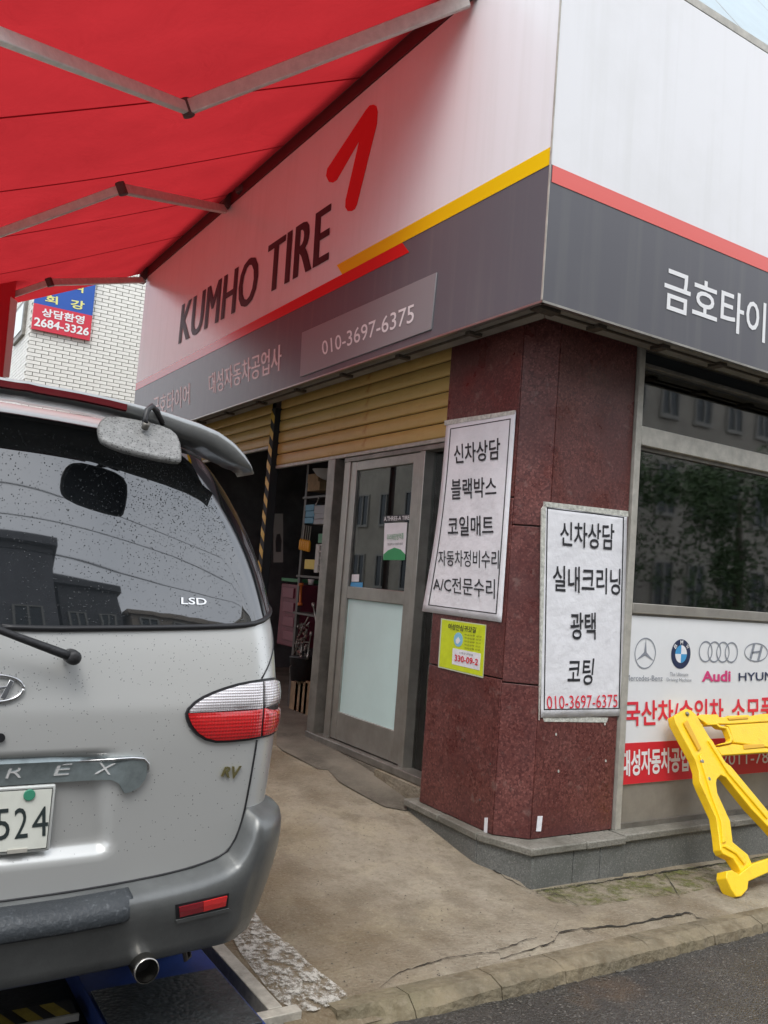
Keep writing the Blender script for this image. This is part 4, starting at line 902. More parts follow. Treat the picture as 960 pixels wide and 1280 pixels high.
bpoly([(410, 168), (525, 162), (530, 176), (420, 184)], 'slot_shade', .012, -.006, .004, MATS['slot_shade_yellow'])  # upper slot, its shade likewise given by the darker yellow
for bx_, by_ in ((178, 148), (262, 420), (300, 520), (470, 1120)):
    pc = atp(820+bx_/4.571, 860+by_/4.571, BP-BN*.004, BN); MB().tube([pc+BN*.006, pc-BN*.006, pc-BN*.009], [.012, .012, .008], 12).build('bolt', M_alud, br)
bpoly([(290, 203), (350, 200), (372, 215), (412, 222), (442, 292), (430, 315), (360, 328), (352, 322), (420, 305), (428, 290), (404, 232), (366, 226), (345, 210), (298, 212)], 'slot_lip', .04, .0, .004)
# ================================================================= van (rear face turned to the camera)
VX, VY = .39, 2.50
van = thing('parked_van', (VX, VY+2.3, 0), 'silver passenger van parked under the red awning, seen from behind', 'van')
def tab(t, z):
    if z <= t[0][0]: return t[0][1]
    for i in range(len(t)-1):
        (a, va), (b, vb) = t[i], t[i+1]
        if z <= b:
            m0 = (vb-t[i-1][1])/(b-t[i-1][0]) if i else (vb-va)/(b-a); m1 = (t[i+2][1]-va)/(t[i+2][0]-a) if i+2 < len(t) else (vb-va)/(b-a)
            h = b-a; s = (z-a)/h
            return va*(2*s**3-3*s**2+1)+h*m0*(s**3-2*s**2+s)+vb*(-2*s**3+3*s**2)+h*m1*(s**3-s**2)
    return t[-1][1]
WT = [(.28, .84), (.45, .89), (.7, .905), (.95, .915), (1.2, .908), (1.4, .885), (1.56, .848), (1.71, .785), (1.84, .70), (1.92, .61), (1.95, .52)]
RT = [(.28, .05), (.5, .03), (.7, .015), (.95, .0), (1.055, .0), (1.085, .004), (1.29, .050), (1.5, .115), (1.7, .18), (1.86, .235), (1.92, .27), (1.95, .32)]
def wv(z): return tab(WT, z)
def rv(z): return tab(RT, z)
def rc(z): return .15+.06*sst(1.3, 1.9, z)
def recess(u, z):
    u = abs(u)
    if u > .42 or z < .62 or z > 1.02: return 0
    k = sst(.655, .685, z)*(1-sst(.930, .955, z)); e0 = .335-.075*max(0, min(1, (z-.70)/.22))
    return .035*k*(1-sst(e0, .352, u))
def surf(u, z):
    """rear face depth at lateral u, height z"""
    w_ = wv(z); r_ = rc(z); a = abs(u); y = VY+rv(z)+.075*(a/w_)**2+recess(u, z)
    if a > w_-r_:
        t = min(1, (a-(w_-r_))/r_); y += r_*(1-math.sqrt(max(0, 1-t*t)))
    return y
def VP(s, z, off=0.0):
    w_ = wv(z); r_ = rc(z); sg = 1 if s >= 0 else -1; a = abs(s)
    def P_(a, z):
        w_ = wv(z); r_ = rc(z)
        if a <= w_-r_: return Vector((sg*a, surf(a, z), z))
        t = (a-(w_-r_))/r_
        if t <= math.pi/2:
            u = w_-r_+r_*math.sin(t); return Vector((sg*u, VY+rv(z)+.075*(u/w_)**2+r_*(1-math.cos(t)), z))
        return Vector((sg*w_, VY+rv(z)+.075+r_+(t-math.pi/2)*r_, z))
    p = P_(a, z)
    if off:
        d = .004; du = P_(a+d, z)-P_(max(0, a-d), z); dz = P_(a, z+d)-P_(a, z-d); n = du.cross(dz).normalized()*sg
        if n.y > 0 and n.y > abs(n.x): n = -n
        p = p+n*off
    return Vector((VX+p.x, p.y, p.z))
def vhit(px, py):
    """pixel -> (s, z) on the van's rear skin"""
    d = ray(px, py); best = None; prev = None
    t = 1.8
    while t < 4:
        p = CAM+d*t; u = p.x-VX
        if .28 < p.z < 1.95:
            a = abs(u); w_ = wv(p.z)
            ex = a-w_
            if ex <= 0 and p.y >= surf(u, p.z):
                lo, hi = t-.01, t
                for _ in range(14):
                    m_ = (lo+hi)/2; q = CAM+d*m_
                    if abs(q.x-VX) <= wv(q.z) and q.y >= surf(q.x-VX, q.z): hi = m_
                    else: lo = m_
                p = CAM+d*hi; u = p.x-VX; break
            sc = max(ex, 0)+max(0, surf(min(a, w_)*(1 if u > 0 else -1), p.z)-p.y)
            if best is None or sc < best[0]: best = (sc, u, p.z)
        t += .01
    else: u = best[1]; p = Vector((0, 0, best[2]))
    z = p.z; w_ = wv(z); r_ = rc(z); a = min(abs(u), w_)
    s_ = a if a <= w_-r_ else w_-r_+r_*math.asin(min(1, (a-(w_-r_))/r_))
    return (s_ if u >= 0 else -s_), z
M_silver = mat('silver_paint', (.56, .565, .55), .36, .4, noise=.0, coat=.8, crough=.12, bump=.02, bscale=300)
M_vglass = glass('tinted_rear_glass', None, 2.15, .02, opaque=(.012, .014, .016))
M_bump = mat('bumper_paint', (.125, .13, .128), .40, .35, coat=.4, crough=.2, noise=.22, nscale=5, bump=.06, bscale=120)
M_badge = mat('bright_badge', (.74, .74, .73), .25, .3)
M_chrome = mat('chrome', (.62, .62, .62), .12, 1)
M_garn = mat('satin_garnish', (.36, .42, .43), .3, .7, noise=.2, nscale=25, coat=.3)
M_trim = mat('black_trim', (.012, .012, .014), .45)
# body shell
zs = [.43+i*(1.95-.43)/110 for i in range(111)]
def fronty(z): return tab([(.28, 4.60), (.6, 4.68), (.9, 4.60), (1.02, 4.35), (1.12, 3.95), (1.4, 3.62), (1.7, 3.2), (1.95, 2.75)], z)
LN = None; mb = MB()
for z in zs:
    ring_ = []
    w_ = wv(z); r_ = rc(z); smax = w_-r_+r_*math.pi/2
    nflat = 46; narc = 16
    ss = [(w_-r_)*i/nflat for i in range(nflat+1)]+[w_-r_+r_*math.pi/2*i/narc for i in range(1, narc+1)]
    half = [VP(s, z) for s in ss]
    yb0 = half[-1].y; yf = VY+fronty(z)
    for i in range(1, 12): half.append(Vector((VX+w_, yb0+(yf-.35-yb0)*i/11, z)))
    for i in range(1, 9):
        t = math.pi/2*i/8; half.append(Vector((VX+w_-.35+.35*math.cos(t), yf-.35+.35*math.sin(t), z)))
    half.append(Vector((VX, yf+.03, z)))
    left = [Vector((2*VX-p.x, p.y, p.z)) for p in half[1:-1]][::-1]
    ring_ = half+left; LN = len(ring_); mb.v += [tuple(p) for p in ring_]
for j in range(len(zs)-1):
    for k in range(LN):
        a = j*LN+k; b = j*LN+(k+1) % LN; mb.f.append((a, b, b+LN, a+LN))
# roof and floor caps
top = (len(zs)-1)*LN
for sc, dz in ((.8, .018), (.45, .028)):
    base_ = len(mb.v)
    cy = VY+1.55
    for k in range(LN):
        p = Vector(mb.v[top+k]) if sc == .8 else Vector(mb.v[top+k]); mb.v.append((VX+(p.x-VX)*sc, cy+(p.y-cy)*sc, 1.95+dz))
    prev = top if sc == .8 else base_-LN
    for k in range(LN): mb.f.append((prev+k, prev+(k+1) % LN, base_+(k+1) % LN, base_+k))
mb.v.append((VX, VY+1.55, 1.982)); cidx = len(mb.v)-1
for k in range(LN): mb.f.append((base_+k, base_+(k+1) % LN, cidx))
mb.f.append(tuple(range(LN-1, -1, -1)))
body = mb.build('body', M_silver, van, smooth=True)
def patch(name, outl, mt, off=.004, step=.025, parent=None, sk=.02, bulge=0, smooth=True):
    """filled outline given in (s, z), laid on the skin at a distance, with a rim"""
    vs = [Vector(p) for p in outl]; n = len(vs); ins = []
    x0, x1 = min(v.x for v in vs), max(v.x for v in vs); z0, z1 = min(v.y for v in vs), max(v.y for v in vs)
    x = x0+step/2
    def edged(x, z):
        m_ = 9
        for i in range(n):
            a, b = vs[i-1], vs[i]; ab = b-a; t = max(0, min(1, (Vector((x, z))-a).dot(ab)/max(1e-9, ab.length_squared))); m_ = min(m_, (a+ab*t-Vector((x, z))).length)
        return m_
    while x < x1:
        z = z0+step/2
        while z < z1:
            c = False
            for i in range(n):
                a, b = vs[i], vs[i-1]
                if (a.y > z) != (b.y > z) and x < (b.x-a.x)*(z-a.y)/(b.y-a.y)+a.x: c = not c
            if c and edged(x, z) > step*.3: ins.append(Vector((x, z)))
            z += step
        x += step
    r = delaunay_2d_cdt(vs+ins, [], [list(range(n))], 1, 1e-5)
    mb = MB()
    for v in r[0]:
        o_ = off
        if bulge: o_ += bulge*min(1, (edged(v.x, v.y)/.05))**.5
        mb.v.append(tuple(VP(v.x, v.y, o_)))
    A = sum(vs[i-1].x*vs[i].y-vs[i].x*vs[i-1].y for i in range(n))
    fs = []
    for f in r[2]:
        a, b, c = [r[0][i] for i in f[:3]]; ar = (b.x-a.x)*(c.y-a.y)-(c.x-a.x)*(b.y-a.y); fs.append(tuple(f) if ar > 0 else tuple(f)[::-1])
    mb.f = fs
    base_ = len(mb.v)
    dense = []
    for i in range(n):
        a, b = vs[i], vs[(i+1) % n]; k = max(1, int((b-a).length/.02))
        dense += [a.lerp(b, j/k) for j in range(k)]
    m2 = len(dense)
    for v in dense: mb.v.append(tuple(VP(v.x, v.y, off)))
    for v in dense: mb.v.append(tuple(VP(v.x, v.y, off-sk)))
    for i in range(m2):
        a, b = base_+i, base_+(i+1) % m2; f = (a, b, b+m2, a+m2); mb.f.append(f if A < 0 else f[::-1])
    return mb.build(name, mt, parent or van, smooth=smooth)
def line(name, pts, r_, mt, off=.001, parent=None, n=8, closed=False):
    """tube along (s, z) points on the skin"""
    P_ = []
    for i in range(len(pts)-1):
        a, b = Vector(pts[i]), Vector(pts[i+1]); k = max(1, int((b-a).length/.02)); P_ += [VP(*(a.lerp(b, j/k)), off) for j in range(k)]
    P_.append(VP(*pts[-1], off)); return MB().tube(P_, r_, n).build(name, mt, parent or van, smooth=True)
def mirror(pts): return [(-s, z) for s, z in pts]
def smoothpoly(pts, it=2):
    for _ in range(it):
        q = []
        for i in range(len(pts)-1):
            a, b = Vector(pts[i]), Vector(pts[i+1]); q += [tuple(a.lerp(b, .25)), tuple(a.lerp(b, .75))]
        pts = [pts[0]]+q+[pts[-1]]
    return pts
# rear glass
gpx = [(0, 784.5), (60, 784.5), (120, 784), (187, 783.5), (250, 782.5), (300, 781), (322, 777), (334, 768), (338, 752), (337, 730), (331, 690), (320, 645), (303, 607), (285, 583)]
gsz = [vhit(*p) for p in gpx]; gsz[0] = (0, gsz[1][1])
tops = [(.62, 1.868), (.45, 1.885), (.2, 1.893), (0, 1.895)]
half = smoothpoly(gsz+tops, 1)
full = half+[(-s, z) for s, z in half[::-1][1:-1]]
full = [full[0]]+[p for i, p in enumerate(full[1:]) if Vector(p) != Vector(full[i])]
glass_o = patch('rear_window', full, M_vglass, .006, .03)
outl = [(s*1.0, z) for s, z in half]
def grow(pts, d):
    q = []
    for i, p in enumerate(pts):
        a = Vector(pts[max(0, i-1)]); b = Vector(pts[min(len(pts)-1, i+1)]); t = (b-a).normalized(); nn = Vector((t.y, -t.x)); q.append(tuple(Vector(p)+nn*d))
    return q
lp = grow(half, .004); lp = lp+[(-s, z) for s, z in lp[::-1]]
line('window_seal', lp+[lp[0]], .009, M_trim, .004)
# raindrops on the glass
rng = random.Random(5); mb = MB(); cnt = 0
while cnt < 3000:
    s = rng.uniform(-.05, .82); z = rng.uniform(1.31, 1.86); wlim = wv(z)-.14
    if s > wlim: continue
    if rng.random() > .35+.65*sst(.1, .5, s)*sst(1.4, 1.65, z): continue
    r_ = rng.choice((.0008, .001, .0012, .0015, .0019))*rng.uniform(.8, 1.2); c = VP(s, z, .0085+r_*.3)
    n_ = (VP(s, z, .02)-VP(s, z, .01)).normalized(); tx = Vector((1, 0, 0)); tx = (tx-n_*tx.dot(n_)).normalized(); tz = n_.cross(tx)
    e = [VP(s, z, .0062)+tx*r_*math.cos(k*math.pi/3)+tz*r_*1.15*math.sin(k*math.pi/3) for k in range(6)]
    b0 = len(mb.v); mb.v += [tuple(q) for q in e]+[tuple(c)]; mb.f += [(b0+k, b0+(k+1) % 6, b0+6) for k in range(6)]; cnt += 1
dr_ = mb.build('raindrops', mat('dark_water_drop', (.03, .035, .04), .03, spec=.8), glass_o, smooth=True); stuff(dr_)
letters('LSD', [VP(*vhit(x, y), .009) for x, y in [(225, 756), (257, 757), (256, 748.5), (225, 747.5)]], NY, M_chrome, glass_o, bold=.012, off=.0005)
# rain beads on the paint
mb = MB()
for _ in range(1500):
    s = rng.uniform(-.1, .86); z = rng.uniform(.66, 1.28)
    if rng.random() > .35+.65*sst(1.0, 1.2, z): continue
    r_ = rng.uniform(.0008, .0019); c = VP(s, z, r_*.6); n_ = (VP(s, z, .02)-VP(s, z, .01)).normalized(); tx = Vector((1, 0, 0)); tx = (tx-n_*tx.dot(n_)).normalized(); tz = n_.cross(tx)
    b0 = len(mb.v); mb.v += [tuple(VP(s, z, .0002)+tx*r_*math.cos(k*math.pi/3)+tz*r_*1.2*math.sin(k*math.pi/3)) for k in range(6)]+[tuple(c)]; mb.f += [(b0+k, b0+(k+1) % 6, b0+6) for k in range(6)]
stuff(mb.build('rain_beads', mat('bead_on_paint', (.30, .31, .31), .08, .3, coat=1), van, smooth=True))
# tail lamps
M_lw = mat('lamp_clear', (.72, .72, .74), .1, .35, coat=1, noise=.0, bump=.0); M_lr = mat('lamp_red', (.55, .012, .015), .12, 0, coat=1)
def ribbed(m, sx):
    n = m.node_tree; b = n.nodes['Principled BSDF']; t = n.nodes.new('ShaderNodeTexCoord'); w1 = n.nodes.new('ShaderNodeTexWave'); w1.bands_direction = 'X'; w1.inputs['Scale'].default_value = sx
    w2 = n.nodes.new('ShaderNodeTexWave'); w2.bands_direction = 'Z'; w2.inputs['Scale'].default_value = sx; ad = n.nodes.new('ShaderNodeMath'); bm_ = n.nodes.new('ShaderNodeBump'); bm_.inputs['Strength'].default_value = .45; bm_.inputs['Distance'].default_value = .002
    n.links.new(t.outputs['Object'], w1.inputs[0]); n.links.new(t.outputs['Object'], w2.inputs[0]); n.links.new(w1.outputs[0], ad.inputs[0]); n.links.new(w2.outputs[0], ad.inputs[1]); n.links.new(ad.outputs[0], bm_.inputs['Height']); n.links.new(bm_.outputs[0], b.inputs['Normal'])
    r = n.nodes.new('ShaderNodeMapRange'); c = b.inputs['Base Color'].default_value[:]; x = n.nodes.new('ShaderNodeMix'); x.data_type = 'RGBA'; x.inputs[6].default_value = c; x.inputs[7].default_value = (c[0]*.85, c[1]*.75, c[2]*.75, 1)
    n.links.new(ad.outputs[0], r.inputs[0]); r.inputs[2].default_value = 2; n.links.new(r.outputs[0], x.inputs[0]); n.links.new(x.outputs[2], b.inputs['Base Color'])
ribbed(M_lw, 38); ribbed(M_lr, 30)
lo_px = [(231, 892), (234, 885), (242, 877), (252, 870.5), (265, 864.5), (280, 859), (297, 854), (312, 851), (328, 848.5), (340, 847), (353, 846)]
lb_px = [(345, 913), (336, 919), (322, 922.5), (305, 925.5), (285, 927.5), (268, 928), (255, 925), (244, 918), (236, 908), (232, 899)]
LO = [vhit(*p) for p in lo_px]; LB = [vhit(*p) for p in lb_px]
ext = .10
LO2 = LO+[(LO[-1][0]+ext, LO[-1][1]-.0)]; LB2 = [(LB[0][0]+.1, LB[0][1]+.005)]+LB
base_poly = LO2+LB2
zsp0 = vhit(232, 891)[1]; 
splz = lambda s: zsp0+(vhit(327, 885)[1]-zsp0)*min(1, (s-LO[0][0])/(vhit(327, 885)[0]-LO[0][0]))+.0
ssm0 = vhit(327, 870)[0]; 
def clip(poly, f):
    q = []
    for i in range(len(poly)):
        a, b = poly[i-1], poly[i]; fa, fb = f(*a), f(*b)
        if (fa > 0) != (fb > 0): t = fa/(fa-fb); q.append((a[0]+(b[0]-a[0])*t, a[1]+(b[1]-a[1])*t))
        if fb > 0: q.append(b)
    return q
def shrink(poly, d):
    cx = sum(p[0] for p in poly)/len(poly); cz = sum(p[1] for p in poly)/len(poly); q = []
    A = sum(poly[i-1][0]*poly[i][1]-poly[i][0]*poly[i-1][1] for i in range(len(poly))); sg = 1 if A > 0 else -1
    for i in range(len(poly)):
        a, b = Vector(poly[i-1]), Vector(poly[(i+1) % len(poly)]); t = (b-a).normalized(); nn = Vector((-t.y, t.x))*sg; q.append(tuple(Vector(poly[i])+nn*d))
    return q
for mir in (False, True):
    mf = mirror if mir else (lambda q: q)
    hou = patch('tail_lamp', mf(base_poly), M_trim, .008, .02)
    inner = shrink(base_poly, .008)
    seam = ssm0
    for a in (0, 1):
        side = (lambda s, z: seam-.005-s) if a == 0 else (lambda s, z: s-seam-.005)
        half_ = clip(inner, side)
        if len(half_) < 3: continue
        up = clip(half_, lambda s, z: z-splz(s)-.001); dn = clip(half_, lambda s, z: splz(s)-.001-z)
        if len(up) > 2: patch('clear_lens', mf(up), M_lw, .012, .015, hou, .008, bulge=.006)
        if len(dn) > 2: patch('red_lens', mf(dn), M_lr, .012, .015, hou, .008, bulge=.006)
# tailgate shut line
tg = [vhit(*p) for p in [(0, 1127), (80, 1116), (150, 1104), (205, 1093), (240, 1084), (270, 1073), (285, 1063), (296, 1045), (304, 1020), (311, 985), (317, 950), (321, 925)]]
tg[0] = (0, tg[0][1])
tgs = smoothpoly(tg, 1)
line('shut_line', tgs, .0035, M_trim, .0005); line('shut_line', mirror(tgs), .0035, M_trim, .0005)
ug = [vhit(*p) for p in [(327, 848), (345, 800), (349, 760), (343, 700), (331, 650), (316, 610), (298, 585)]]
line('shut_line', ug, .003, M_trim, .0005); line('shut_line', mirror(ug), .003, M_trim, .0005)
# garnish with raised lettering
gn = [(0, 948), (60, 946.3), (110, 945), (165, 944.5), (178, 945.5), (183.5, 951), (183, 962), (179, 973), (172, 982), (162, 988), (154, 990), (150.5, 984), (147, 977), (140, 973), (128, 972.5), (62, 976.5), (0, 979)]
gz = [vhit(*p) for p in gn]; gz[0] = (0, gz[1][1]+.001); gz[-1] = (0, gz[-2][1])
gz = [(s, z) for s, z in gz]
gfull = gz+[(-s, z) for s, z in gz[::-1][1:-1]]
gar = patch('garnish', gfull, M_garn, .014, .03, None, .03)
zt = [p for p in gz[1:7]]
line('bright_edge', [(-s, z-.004) for s, z in zt[::-1]]+[(s, z-.004) for s, z in zt], .0045, M_chrome, .013, gar)
zc = (gz[3][1]+gz[13][1])/2; hL = .0155
sr = vhit(18, 965)[0]; se = vhit(77, 962)[0]; sx_ = vhit(132, 960)[0]; pit_ = (sx_-sr)/2
for ch, sc in (('R', sr), ('E', se), ('X', sx_), ('A', sr-pit_), ('T', sr-2*pit_), ('S', sr-3*pit_)):
    q = [VP(sc+a*.021, zc+b*hL, .0155) for a, b in [(-1.15, -1), (.75, -1), (1.15, 1), (-.75, 1)]]
    letters(ch, q, NY, M_badge, gar, bold=-.008, off=.002, thick=.003)
# oval emblem above the garnish
ez = vhit(2, 861)[1]; mb = MB()
def ell(rx, rz, k, n=40): return (rx*math.cos(2*math.pi*k/n), ez+rz*math.sin(2*math.pi*k/n))
mb.tube([VP(*ell(.066, .034, k), .006) for k in range(41)], .005, 8)
em = mb.build('oval_emblem', M_chrome, van, smooth=True)
for q in [[(-.62, -.55), (-.45, -.72), (-.12, .72), (-.34, .76)], [(.34, -.76), (.12, -.72), (.45, .72), (.62, .55)], [(-.42, -.2), (.28, .0), (.42, .22), (-.28, .08)]]:
    P_ = [VP(a*.066, ez+b*.034, .007) for a, b in q]; MB().prism(P_, (0, -.004, 0)).build('emblem_bar', M_chrome, em, bevel=.001)
q = [VP(*vhit(x, y), .004) for x, y in [(275, 970), (300, 974), (301, 957), (277, 958)]]
letters('RV', q, NY, mat('brass_badge', (.42, .38, .18), .25, .9), van, name='badge', bold=.03, shear=.25, off=.003, thick=.003)
MB().tube([VP(*vhit(0, 922), 0), VP(*vhit(0, 922), .008)], .012, 14).build('lock', M_trim, van)
# number plate
yp = surf(0, .8)+.0; 
plt = thing('p', (0, 0, 0), '', ''); bpy.data.objects.remove(plt)
pz0, pz1, ph_ = .712, .888, .178
yp = VY+.035-.012
fx = at(66.5, 1020, 1, yp).x; pz1 = at(64, 980.5, 1, yp).z; pz0 = at(64, 1063.5, 1, yp).z; hw = fx-VX
plate = B(VX-hw, VX+hw, yp, yp+.012, pz0, pz1).build('number_plate', mat('plate_frame', (.62, .63, .60), .3, .3), van, bevel=.006)
B(VX-hw+.009, VX+hw-.009, yp-.0025, yp-.0005, pz0+.009, pz1-.009).build('plate_face', M_trim, plate)
B(VX-hw+.011, VX+hw-.011, yp-.004, yp-.003, pz0+.011, pz1-.011).build('plate_sheet', mat('plate_white', (.68, .69, .62), .4, noise=.05), plate)
M_pink = mat('plate_ink', (.025, .035, .035), .5)
for ch, x0, x1 in (('5', -6, 12), ('2', 18, 34.5), ('4', 40, 60)):
    dyp = -.6*(x0/60)
    letters(ch, qpx([(x0, 1011.5-.06*x0), (x1, 1011-.06*x1), (x1, 1050-.10*x1), (x0, 1050.5-.10*x0)], 1, yp-.004), NY, M_pink, plate, bold=.0, off=.0015)
p = at(36.5, 993.5, 1, yp-.004); MB().tube([p, p+Vector((0, -.005, 0))], .0155, 18).build('bolt_cap', mat('cap_green', (.05, .26, .16), .4), plate, bevel=.002)
p = at(24, 1064, 1, yp-.006); B(p.x-.03, p.x+.02, yp-.008, yp+.002, p.z-.004, p.z+.006).build('plate_clip', M_alul, plate)
# bumper
BT = [(s, z) for s, z in tg]
def bz(s):
    a = abs(s); sc_ = tg[6][0]
    pts = [(p[0], p[1]) for p in tg[:9]]
    if a >= pts[-1][0]: return min(.742, pts[-1][1]+(.03 if a > pts[-1][0]+.02 else 0))
    for (s0, z0), (s1, z1) in zip(pts, pts[1:]):
        if a <= s1: return z0+(z1-z0)*(a-s0)/max(1e-6, s1-s0)
zcorner = vhit(304, 1015)[1]; zside = zcorner+.015
smaxb = wv(.6)-rc(.6)+rc(.6)*math.pi/2+.55
prof = [(-.012, 0), (.004, -.004), (.022, -.012), (.052, -.022), (.074, -.038), (.086, -.07), (.090, -.12), (.087, -.18), (.078, -.25), (.066, -.33), (.056, -.42), (.046, -.50), (.03, -.53), (-.06, -.53)]
rows = []; ns_ = 130; mb = MB()
scor = tg[8][0]
for i in range(-ns_, ns_+1):
    s = smaxb*i/ns_; a = abs(s)
    zt_ = bz(a) if a < scor else zside
    zb_ = .335
    wd = sst(0, 1, (a-.0)/.9); fade = 1-.42*sst(.72, 1.05, a)
    for o_, dz in prof:
        zz = zt_+dz/.53*(zt_-zb_)
        if a > scor-.1: o2 = o_*fade
        else: o2 = o_*fade
        mb.v.append(tuple(VP(s if s else 1e-6, max(.29, zz), o2)))
m_ = len(prof)
for i in range(2*ns_):
    for k in range(m_-1):
        a = i*m_+k; mb.f.append((a, a+1, a+m_+1, a+m_))
bum = mb.build('rear_bumper', M_bump, van, smooth=True)
def bpt(s, z, o_): return VP(s if abs(s) > 1e-6 else 1e-6, z, o_)
# step pad on the bumper
sp = vhit(155, 1113)[0]+.0; 
zt_ = bz(.2)
mb = MB(); nn = 60
for i in range(nn+1):
    s = -sp+2*sp*i/nn; e = 1-.2*sst(nn/2-2, nn/2, abs(i-nn/2))
    z0 = bz(abs(s))
    for o_, z in [(.02, z0-.006), (.030, z0-.002), (.072, z0-.012), (.099*e, z0-.034), (.103*e, z0-.060), (.099*e, z0-.068), (.07, z0-.070)]: mb.v.append(tuple(bpt(s, z, o_)))
for i in range(nn):
    for k in range(6): a = i*7+k; mb.f.append((a, a+1, a+8, a+7))
mb.f += [tuple(range(6, -1, -1)), tuple(range(nn*7, nn*7+7))]
mb.build('step_pad', layered('scuffed_black_plastic', (.035, .04, .045), [('n', 60, .56, .68, (.13, .14, .15), .5), ('n', 5, .45, .6, (.028, .031, .035), .6)], rough=.42, bump=.25, bscale=90), bum, smooth=True)
# reflectors in the bumper: pixel quad placed on the bumper skin
def bumhit(px, py):
    d = ray(px, py); best = None
    for i in range(0, 2*ns_+1):
        for k in range(2, m_-2):
            v = Vector(mbv[i*m_+k]); w_ = v-CAM; t = w_.dot(d); e = (w_-d*t).length
            if best is None or e < best[0]: best = (e, t, i, k)
    return CAM+d*best[1]
from mathutils.bvhtree import BVHTree
bvh = BVHTree.FromPolygons([v.co.copy() for v in bum.data.vertices], [tuple(p.vertices) for p in bum.data.polygons])
def bumgrid(q, off, nx, nz, name, mt, parent, mir, th=.004):
    """patch on the bumper skin over a pixel quad TL TR BR BL"""
    mb = MB(); top = []; 
    for j in range(nz+1):
        for i in range(nx+1):
            a, b = i/nx, j/nz
            x = (q[0][0]*(1-a)+q[1][0]*a)*(1-b)+(q[3][0]*(1-a)+q[2][0]*a)*b; y = (q[0][1]*(1-a)+q[1][1]*a)*(1-b)+(q[3][1]*(1-a)+q[2][1]*a)*b
            d = ray(x, y); h, n_, _, dist = bvh.ray_cast(CAM, d)
            if h is None: h = CAM+d*2.5; n_ = Vector((0, -1, 0))
            if n_.dot(d) > 0: n_ = -n_
            p = h+n_*off; r_ = h+n_*(off-th)
            if mir: p = Vector((2*VX-p.x, p.y, p.z)); r_ = Vector((2*VX-r_.x, r_.y, r_.z))
            mb.v.append(tuple(p)); top.append(tuple(r_))
    n0 = len(mb.v); mb.v += top
    for j in range(nz):
        for i in range(nx): k = j*(nx+1)+i; mb.f.append((k, k+nx+1, k+nx+2, k+1))
    rim = [i for i in range(nx+1)]+[j*(nx+1)+nx for j in range(1, nz+1)]+[nz*(nx+1)+i for i in range(nx-1, -1, -1)]+[j*(nx+1) for j in range(nz-1, 0, -1)]
    for i in range(len(rim)): u, v = rim[i], rim[(i+1) % len(rim)]; mb.f.append((u, v, v+n0, u+n0))
    return mb.build(name, mt, parent)
for mir in (0, 1):
    hl = bumgrid([(219, 1131), (286, 1116), (284, 1134), (220, 1149)], .003, 10, 3, 'reflector', M_trim, bum, mir, .01)
    bumgrid([(223, 1133), (253, 1126), (253, 1138), (224, 1145)], .006, 5, 2, 'dark_lens', mat('reflector_dark', (.25, .012, .02), .2, coat=1), hl, mir)
    bumgrid([(253.5, 1126), (283, 1119), (281, 1131), (253.5, 1138)], .006, 5, 2, 'bright_lens', mat('reflector_bright', (.72, .03, .03), .2, coat=1), hl, mir)
    bumgrid([(219, 1149), (285, 1134), (288, 1137), (221, 1153)], .006, 10, 1, 'lip', M_bump, hl, mir)
# exhaust, hook, underbody, wheels
p = at(183.5, 1214, 1, VY-.03)
ex_ = MB(); ex_.tube([p+Vector((0, .35, .03)), p+Vector((0, .02, 0)), p, p+Vector((0, -.001, 0))], [.034, .036, .036, .033], 20, caps=False).tube([p+Vector((0, .3, .02)), p+Vector((0, -.001, 0))], [.029, .031], 20, caps=False)
ex_.build('exhaust_pipe', mat('exhaust_steel', (.45, .43, .40), .25, 1, noise=.2), van, smooth=True)
MB().tube([p+Vector((0, .06, 0)), p+Vector((0, .061, 0))], .031, 20).build('exhaust_shade_disc', M_trim, van)  # black disc inside the pipe stands in for the shade in there
p = at(232, 1188, 1, VY+.1); mb = MB(); mb.tube([p+Vector((-.012, .1, .1)), p+Vector((-.01, 0, .02)), p+Vector((0, -.01, -.025)), p+Vector((.014, 0, -.02)), p+Vector((.014, .04, .02)), p+Vector((.0, .1, .08))], .008, 8); mb.build('tow_hook', M_joint, van, smooth=True)
B(VX-.72, VX+.72, VY+.25, VY+4.2, .30, .40).build('underbody', M_trim, van)
p = at(30, 1210, 1, VY+.1)
for dx in (-.28, .1, ): B(VX+dx, VX+dx+.05, VY+.1, VY+.22, .30, .37).build('bracket', M_joint, van)
for sx in (-1, 1):
    for yy in (VY+.95, VY+3.75):
        cx = VX+sx*.80
        wl_ = MB().tube([(cx-.1, yy, .335), (cx-.085, yy, .335), (cx+.085, yy, .335), (cx+.1, yy, .335)], [.29, .33, .33, .29], 36).build('wheel', M_rubber, van, smooth=False)
        MB().tube([(cx+sx*.095, yy, .335), (cx+sx*.103, yy, .335)], [.20, .19], 28).build('rim', M_alu, wl_)
